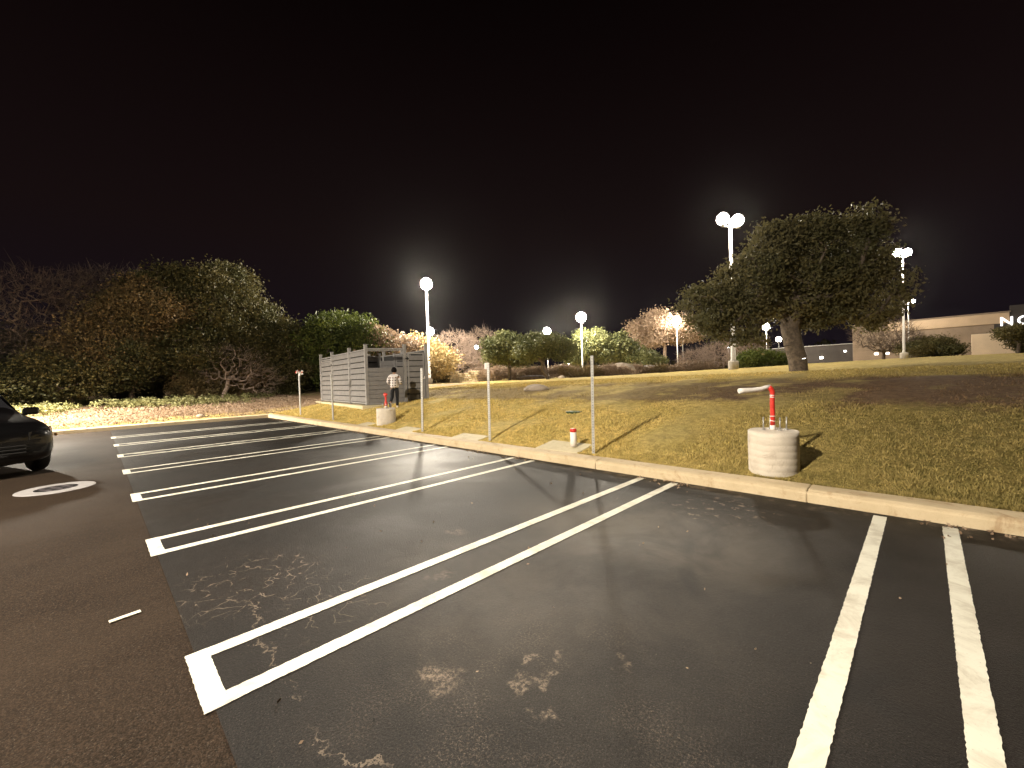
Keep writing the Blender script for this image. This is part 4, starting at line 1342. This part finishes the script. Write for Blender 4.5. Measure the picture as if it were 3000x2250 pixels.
# low scrub behind the crest, one bush each
scrub = [(1270, 44, 1.3, 'bark'), (1400, 42, 1.2, 'b'), (1450, 44, 1.6, 'b'), (1520, 46, 1.7, 'b'), (1560, 44, 1.4, 'b'), (1640, 46, 1.5, 'b'), (1690, 40, 1.2, 'b'), (1770, 40, 1.0, 'b'), (1850, 44, 1.0, 'b'), (1915, 44, .8, 'b'), (1965, 44, .8, 'b'), (2020, 44, 1.0, 'b'), (2080, 46, 1.2, 'b')]
names_ = ['left of the stone wall', 'right of the stone wall', 'under the tall bare tree', 'under the rounded olive tree', 'behind the dark mulch mound', 'right of the slanted oak trunk',
          'at the foot of the middle lamp post', 'under the tall green oak', 'right of the large boulder', 'under the small grey green tree', 'at the foot of the rusty tree', 'behind the twin lamp poles', 'left of the big pole foot, low']
for i, ((px, dp, h_, _), nm) in enumerate(zip(scrub, names_)):
    x, y = at(px, dp)
    tree('scrub_bush', x, y, 'dry grey brown scrub bush ' + nm, 'bush',
         [(0, 0, h_ * .5, 1.5, 1.5, h_ * .5), (1.0, 1.0, h_ * .4, 1.2, 1.2, h_ * .4)], [(0, 0, -.1), (0, 0, .1), (0, 0, .2)], 'leaf_rust' if i % 3 else 'leaf_brown', 200, 30, .07, .22, 80 + i, 'bark_pale', .04,
         'scrub bushes along the lawn crest', 100)
# far dark tree line on the horizon, reads as one mass
r = np.random.default_rng(99)
cc = []
for k in range(1500):
    px = r.uniform(-600, 3500); dp = r.uniform(150, 210)
    x, y = at(px, dp)
    cc.append((x, y, gz(x, y) + r.uniform(0, 1) ** 1.3 * (5 + 2.5 * math.sin(px * .011) + 1.5 * math.sin(px * .037))))
V, F = leaves(np.array(cc), 1.6, 24, .8, r)
o = link_mesh('distant_wood', np_mesh('distant_wood', V, F), M['leaf_olive']); o['kind'] = 'stuff'; o['label'] = 'dark line of far-off trees along the horizon'

# ------------------------------------------------------------------ weeds, leaf litter, grass
r = np.random.default_rng(5)
cc = []
for (wx, wy, sx, sy, n_) in ((-30.6, -2.3, .9, 1.6, 150), (-30.2, -8.2, 1.0, .7, 80), (-31.0, -5.0, .6, .5, 30), (-33, 1.6, .8, .8, 30)):
    p = r.normal(0, 1, (n_, 2)) * [sx, sy] + [wx, wy]
    for q in p: cc.append((q[0], q[1], gz(*q) + r.uniform(.03, .35)))
V, F = leaves(np.array(cc), .12, 34, .055, r)
o = link_mesh('weeds', np_mesh('weeds', V, F), M['leaf_weed']); o['kind'] = 'stuff'; o['label'] = 'pale green weeds at the edge of the wood'
n_ = 26000
px = r.uniform(-33.5, -23.95, n_); py = r.uniform(-13, 3.5, n_)
cc = np.stack([px, py, terrain(px, py) + .02], 1)
V, F = leaves(cc, .02, 1, .032, r, .3)
o = link_mesh('leaf_litter', np_mesh('leaf_litter', V, F), M['litter']); o['kind'] = 'stuff'; o['label'] = 'fallen pale leaves on the bare ground by the wood'
# small debris on the asphalt and along the kerb
n_ = 700
px = r.uniform(-22, 1.5, n_); py = -np.abs(r.exponential(.12, n_)) - .02
keep = noise_keep = (np.sin(px * 1.7) + np.sin(px * 4.3 + 1)) > .3
px, py = px[keep], py[keep]
cc = np.stack([px, py, np.full(len(px), .012)], 1)
V, F = leaves(cc, .012, 3, .016, r, .2)
o = link_mesh('kerb_debris', np_mesh('kerb_debris', V, F), M['litter']); o['kind'] = 'stuff'; o['label'] = 'bits of dry leaf lying against the kerb'
n_ = 70
px = r.uniform(-7, 1.5, n_); py = r.uniform(-5.6, -.4, n_)
V, F = leaves(np.stack([px, py, np.full(n_, .010)], 1), .0, 1, .013, r, .1)
o = link_mesh('asphalt_debris', np_mesh('asphalt_debris', V, F), M['litter']); o['kind'] = 'stuff'; o['label'] = 'tiny pale bits scattered on the dark asphalt'


def grass():
    r = np.random.default_rng(12)
    n = 330000
    # denser near the camera
    u = r.uniform(0, 1, n)
    y = .35 + 13 * u ** 1.9
    x = r.uniform(-24, 2.4, n)
    d = np.hypot(x - CAM.x, y - CAM.y)
    keep = r.uniform(0, 1, n) < np.clip(9.0 / d, .15, 1) ** 1.2
    yw = y
    keep &= ~((yw > 4.8) & (yw < 8.5) & (r.uniform(0, 1, n) < .8))
    x, y, d = x[keep], y[keep], d[keep]
    def inside(px, py):
        m = np.zeros(len(px), bool)
        for (a, b, w, _) in pads[:4]: m |= (np.abs(px - a) < w * .44) & (py < (.95 if a > -6 else .76))
        m |= np.hypot(px + 1.56, py - .76) < .33
        m |= np.hypot(px + 12.98, py - .84) < .33
        q = np.stack([px - C0[0], py - C0[1]]); Mx = np.linalg.inv(np.stack([E1, E2], 1)); ab = Mx @ q
        m |= (ab[0] > -.28) & (ab[0] < LEN + .3) & (ab[1] > -.3) & (ab[1] < DEP + .3)
        return m
    k = ~inside(x, y)
    x, y, d = x[k], y[k], d[k]
    n = len(x)
    # tufts lean and vary in height over the lawn
    hgt = (.026 + .016 * np.sin(x * 2.1 + 1.3 * np.sin(y * 1.7)) * np.sin(y * 2.7 + x * .8)).clip(.012, .05) * r.uniform(.6, 1.4, n)
    ang = r.uniform(0, 6.283, n); w = .0022 + .0007 * d
    z = terrain(x, y) - .01
    lx = r.normal(0, .6, n) * hgt; ly = r.normal(0, .6, n) * hgt
    P = np.stack([x, y, z], 1)
    dx = np.stack([np.cos(ang) * w, np.sin(ang) * w, np.zeros(n)], 1)
    T = P + np.stack([lx, ly, hgt + .01], 1)
    V = np.stack([P - dx, P + dx, T], 1).reshape(-1, 3)
    F = np.arange(n * 3).reshape(n, 3)
    return np_mesh('grass', V, F)


o = link_mesh('grass', grass(), M['blades']); o['kind'] = 'stuff'; o['label'] = 'short dry grass on the lawn slope'

# ------------------------------------------------------------------ stone wall, mulch mound, distant bits
x, y = at(1358, 40)
sw = empty('stone_wall', (x, y, gz(x, y) - .05), math.radians(40), 'low ruined limestone wall behind the enclosure, taller at both ends', 'wall')
mb = MB(); rr_ = random.Random(8)
W_ = 2.6
z0 = 0
for row in range(6):
    u = -W_ / 2
    while u < W_ / 2:
        w = rr_.uniform(.22, .5)
        top = 1.12 if (u < -W_ / 2 + .6 or u > W_ / 2 - .9) else .78
        if row * .19 < top: mb.box((u + w / 2, rr_.uniform(-.03, .03), row * .19 + .095), (w - .02, .4, .18), ch=.03)
        u += w
mb.build('masonry', M['stone'], sw)
rock(*at(1555, 40), (1.6, 1.2, .35), 'low dark mulch mound left of the slanted oak', 'mulch', .3, 'mound', 'mulch_mound')

# distant parked cars, low shapes beyond the crest
def far_car(px, dp, label, tail):
    x, y = at(px, dp)
    e = empty('parked_car', (x, y, gz(x, y)), math.radians(45), label, 'car')
    mb = MB(); m_ = simple('far_car_paint', (.5, .5, .5), .3, .2, .05, 3, 0)
    st = [(2.2, .8, .35, .75), (1.9, .86, .3, .85), (1.0, .9, .28, .92), (.5, .84, .28, 1.32), (-.8, .84, .28, 1.38), (-1.6, .88, .28, 1.0), (-2.15, .84, .32, .92)]
    vs = []; fs = []
    for (a, w, z0, z1) in st: vs += [(a, -w, z0), (a, w, z0), (a, w * .95, (z0 + z1) / 2 + .1), (a, w * .75, z1), (a, -w * .75, z1), (a, -w * .95, (z0 + z1) / 2 + .1)]
    for i in range(len(st) - 1):
        for j in range(6):
            k = (j + 1) % 6; fs.append((i * 6 + j, i * 6 + k, i * 6 + 6 + k, i * 6 + 6 + j))
    fs += [tuple(range(6)), tuple(range(len(st) * 6 - 1, len(st) * 6 - 7, -1))]
    mb.add(vs, fs, True); mb.build('car_body', m_, e)
    for (a, s) in ((1.3, 1), (1.3, -1), (-1.35, 1), (-1.35, -1)):
        w = MB(); w.lathe([(.31, -.1), (.33, 0), (.31, .1)], n=16, M=Matrix.Translation((a, s * .78, .32)) @ Matrix.Rotation(math.pi / 2, 4, 'X')); w.build('wheel', M['black'], e)
    if tail:
        for s in (-1, 1):
            t_ = MB(); t_.box((-2.17, s * .62, .78), (.05, .3, .14), ch=.01); t_.build('tail_light', emis('red_lamp', (1, .05, .04), 5), e)
    return e


far_car(1905, 62, 'distant silver car with red tail lights beyond the lawn', True)


# ------------------------------------------------------------------ lamp posts
LC = (1.0, .90, .74)


LPW = 2.8


def spot(name, parent, loc, power, size, rot, radius=.18, blend=.6, col=LC):
    ld = bpy.data.lights.new(name, 'SPOT' if size else 'POINT'); ld.energy = power * LPW
    if not size: ld.use_soft_falloff = False
    if size: ld.spot_size = math.radians(size); ld.spot_blend = blend
    ld.shadow_soft_size = radius; ld.color = col
    o = bpy.data.objects.new(name, ld); COL.objects.link(o); o.parent = parent; o.location = loc; o.rotation_euler = rot
    return o


def street_lamp(x, y, h, label, power=0, heads=2, ang=0.0, size=0, z=None, lens='lens', lr=.2, arm=.65, radius=.09, aim=(0, 0), poly=16, group='tall car park lamps'):
    z = gz(x, y) - .05 if z is None else z
    e = empty('street_lamp', (x, y, z), ang, label, 'street lamp', group)
    mb = MB(); mb.lathe([(.28, -.3), (.28, .5), (.25, .54)], n=poly); mb.build('footing', M['lamp_base'], e)
    mb = MB(); mb.lathe([(radius * 1.25, .5), (radius * 1.25, .62), (radius, .66), (radius * .62, h)], n=poly)
    mb.lathe([(radius * 1.9, .53), (radius * 1.9, .56)], n=poly); mb.build('pole', M['steel_pole'], e)
    for k in range(heads):
        a = 2 * math.pi * k / heads
        u = Vector((math.cos(a), math.sin(a), 0)) * (arm if heads > 1 else 0)
        if heads > 1: ar = MB(); ar.tube([Vector((0, 0, h - .5)), u * .5 + Vector((0, 0, h - .42)), u * .9 + Vector((0, 0, h - lr * 1.3)), u + Vector((0, 0, h - lr * 1.02))], .03, 8)
        hd = MB(); hd.lathe([(.07, h - lr - .12), (lr * .45, h - lr * 1.0), (lr * .5, h - lr * .86)], tuple(u), 14)
        hd.lathe([(lr * .45, h + lr * .88), (lr * .35, h + lr * 1.02), (.02, h + lr * 1.08)], tuple(u), 14)
        ho = hd.build('lamp_head', M['head'], e)
        if heads > 1: ar.build('arm', M['steel_pole'], e)
        ln = MB(); m_ = 9
        ln.lathe([(lr * math.cos(math.radians(-62 + 124 * q / m_)), h + lr * math.sin(math.radians(-62 + 124 * q / m_))) for q in range(m_ + 1)], tuple(u), 18)
        ln.build('glare_globe', M[lens], ho)  # oversized ball stands in for the lamp's glare
    if power:
        for k in range(heads):
            a = 2 * math.pi * k / heads
            u = Vector((math.cos(a), math.sin(a), 0)) * (arm if heads > 1 else 0)
            if size: spot('lamp_light', e, u + Vector((0, 0, h - lr - .3)), power / heads, size, (aim[0], aim[1], 0))
            else: spot('lamp_light', e, u + Vector((0, 0, h)), power / heads, 0, (0, 0, 0), radius=lr * 1.1)
    return e


# two lamps of the car park itself, just outside the picture, light the scene
street_lamp(-4.4, -12.6, 8.8, 'car park lamp behind the camera position', 8300, 1, math.radians(90), 168, 0.0, aim=(math.radians(36), math.radians(-38)))
street_lamp(-27.0, -10.1, 5.5, 'car park lamp past the left edge of the picture', 11500, 1, 0, 126, gz(-27.0, -10.1), aim=(math.radians(24), math.radians(-16)))

# lamps seen in the picture: (column, depth, head height above foot, ...)
def lamp_at(px, dp, h, label, **kw):
    x, y = at(px, dp)
    return street_lamp(x, y, h, label, ang=kw.pop('ang', math.radians(45)), **kw)


lamp_at(1259, 38, 9.2, 'lamp on a pale pole rising just right of the enclosure', power=9500, heads=1, lr=.50, radius=.13)
lamp_at(2150, 25, 9.0, 'largest lamp with two glare globes, pole passing behind the big oak', power=1700, heads=2, lr=.34, arm=.55, radius=.13, ang=math.radians(62))
lamp_at(1708, 64, 9.2, 'lamp whose pole stands in the tall green oak at centre', power=8500, heads=1, lr=.72, radius=.12)
lamp_at(1607, 86, 9.6, 'lamp glowing just above the slanted oak', power=9000, heads=1, lr=.72)
lamp_at(1987, 70, 9.0, 'nearer of the two lamps in front of the rusty tree', power=2600, heads=1, lr=.66)
lamp_at(2003, 96, 8.6, 'farther lamp, lower of the two by the rusty tree', heads=1, lr=.55)
lamp_at(2248, 82, 8.4, 'lamp left of the big oak trunk, higher of two', power=3500, heads=1, lr=.62)
lamp_at(2284, 112, 8.2, 'lamp left of the big oak trunk, lower of two', heads=1, lr=.66)
lamp_at(2650, 36, 9.2, 'lamp right of the big oak in front of the building', power=2200, heads=2, lr=.30, arm=.42, ang=math.radians(46))
lamp_at(2664, 63, 8.6, 'lower lamp with two small glare globes above the building roof', power=900, heads=2, lr=.2, arm=.8)
lamp_at(1266, 72, 8.8, 'small lamp right beside the pale pole by the enclosure', power=6000, heads=1, lr=.62)
lamp_at(1399, 110, 8.6, 'tiny cool lamp seen through the bare trees', heads=1, lr=.55, lens='lens_cool')
lamp_at(1864, 104, 6.0, 'tiny cool lamp between the green oak and rusty tree', heads=1, lr=.5, lens='lens_cool')
lamp_at(607, 88, 9.2, 'tiny lamp seen through the wood on the left', heads=1, lr=.4)
lamp_at(512, 112, 16.5, 'tiny lamp high in the wood on the left', heads=1, lr=.3)
lamp_at(1668, 70, 2.4, 'low lamp behind the slanted oak', heads=1, lr=.2)
lamp_at(1684, 76, 3.6, 'low cool lamp left of the middle pole', heads=1, lr=.22, lens='lens_cool')
lamp_at(2137, 60, 3.4, 'low lamp left of the big pole foot', heads=1, lr=.18, lens='lens_cool')

# small white sign beyond the lawn
x, y = at(1432, 44)
e = empty('small_sign', (x, y, gz(x, y)), math.radians(45), 'small white sign on a short post beyond the mulch mound', 'sign')
mb = MB(); mb.box((0, 0, .55), (.05, .05, 1.1)); mb.build('post', M['galv'], e)
mb = MB(); mb.box((0, -.04, .95), (.34, .02, .4), ch=.004); mb.build('panel', M['white_pvc'], e)

# ------------------------------------------------------------------ the building on the right
bx, by = at(2500, 74)
vx, vy = at(2960, 60)
dirb = Vector((vx - bx, vy - by, 0)); BLn = dirb.length; bang = math.atan2(dirb.y, dirb.x)
BZ = 1.9
bld = empty('building', (bx, by, BZ), bang, 'long tan flat roofed building with lit lettering at its right end', 'building')
mb = MB(); mb.box((BLn / 2, 8, 3.2), (BLn, 16, 7.4), ch=.05); mb.build('wall', M['wall_tan'], bld)
mb = MB(); mb.box((BLn / 2 + 2.4, -.12, 6.05), (BLn - 4.8, .24, 1.5), ch=.03); mb.build('fascia', M['wall_pale'], bld)
mb = MB(); mb.box((BLn / 2, 8, 6.97), (BLn + .3, 16.3, .14), ch=.03); mb.build('roof', M['wall_tan'], bld)
mb = MB(); mb.box((BLn + 14, 9, 3.6), (28, 18, 8.4), ch=.05); tw = mb.build('raised_wall', M['wall_dark'], bld)
mb = MB(); mb.box((BLn - 1.4, -2.4, 1.9), (4.2, 3.2, 3.8), ch=.04); mb.build('bay', simple('lit_cream_panel', (.70, .55, .40), .85, 0, .06, .6, .1, .02), bld)  # paler cream carries the light falling on this block
mb = MB(); mb.box((BLn - 5, -5.6, .06), (12, 3.0, .3), ch=.03); mb.build('walk', M['pad'], bld)
for k, u in enumerate((3.2, 4.6)):
    mb = MB(); mb.box((u, -.03, 1.75), (.5, .1, .3), ch=.01); mb.build('lit_window', M['window_lit'], bld)
for k in range(4):
    mb = MB(); mb.box((8.5 + k * 3.6, -.04, 2.0), (1.8, .1, 1.6), ch=.01); mb.build('window', M['glass_dark'], bld)
# letters on the raised wall
sgx = None
Q = CAM + (fw + rt * ((2948 - 1500) / 1215.6)) * 60
# find local offset of that column on the raised wall plane
loc = Matrix.Rotation(-bang, 3, 'Z') @ (Vector((Q.x, Q.y, 0)) - Vector((bx, by, 0)))
fc = bpy.data.curves.new('letters', 'FONT'); fc.body = 'X'
sign = empty('sign_tmp', (0, 0, 0))
bpy.data.objects.remove(sign)
sb = MB(); sb.box((loc.x + 3.4, -.10, 5.55), (9.0, .16, 2.0), ch=.02)
sgn_o = sb.build('sign_panel', M['wall_dark'], bld)
for i, ch in enumerate("NOR"):
    fc = bpy.data.curves.new('letter', 'FONT'); fc.body = ch; fc.size = 1.75; fc.extrude = .05; fc.offset = .02; fc.align_x = 'CENTER'
    tmp = bpy.data.objects.new('t', fc); COL.objects.link(tmp)
    bpy.context.view_layer.update()
    me = bpy.data.meshes.new_from_object(tmp.evaluated_get(bpy.context.evaluated_depsgraph_get()))
    bpy.data.objects.remove(tmp)
    me.transform(Matrix.Rotation(math.pi / 2, 4, 'X'))
    me.materials.clear()
    link_mesh('letter', me, M['letters'], sgn_o, (loc.x + .1 + i * 1.65, -.26, 4.95))
# dark wing left of the tan wall with lit openings
x, y = at(2380, 84)
wing = empty('building', (x, y, 2.0), bang, 'low dark building wing behind the oak trunk with three small lit windows', 'building')
mb = MB(); mb.box((0, 5, 1.6), (17, 10, 4.6), ch=.05); mb.build('wall', M['wall_dark'], wing)
mb = MB(); mb.box((0, 5, 3.97), (17.6, 10.6, .14), ch=.03); mb.build('roof', M['head'], wing)
for u in (-5.6, -1.4, 1.6):
    mb = MB(); mb.box((u, -.05, 1.55), (.55, .12, .45), ch=.02); mb.build('lit_window', M['window_lit'], wing)
for u in (5.4, 6.8):
    mb = MB(); mb.box((u, -.05, 2.6), (.4, .12, .3), ch=.02); mb.build('lit_window', M['window_lit'], wing)

# utility pole in the distance
x, y = at(1465, 90)
e = empty('utility_pole', (x, y, gz(x, y)), .7, 'thin utility pole with crossarm above the rounded olive tree', 'pole')
mb = MB(); mb.lathe([(.16, -.2), (.11, 9.2)], n=10); mb.build('pole', M['steel_pole'], e)
mb = MB(); mb.box((0, 0, 8.6), (2.6, .12, .12)); mb.build('crossarm', M['steel_pole'], e)

# ------------------------------------------------------------------ haze added for a glow round the lamps
haze_box = MB(); haze_box.box((0, 60, 60), (500, 420, 140))
hz = haze_box.build('haze', None); hz['kind'] = 'stuff'; hz['label'] = 'thin haze added to give the lamps a glow'
hm = bpy.data.materials.new('glow_haze'); hm.use_nodes = True
hn = hm.node_tree; hn.nodes.clear()
ho_ = hn.nodes.new("ShaderNodeOutputMaterial"); hv = hn.nodes.new("ShaderNodeVolumePrincipled")
hv.inputs["Color"].default_value = (.95, .93, .90, 1); hv.inputs["Density"].default_value = .00005; hv.inputs["Anisotropy"].default_value = .93
hn.links.new(hv.outputs[0], ho_.inputs["Volume"])
hz.data.materials.append(hm)
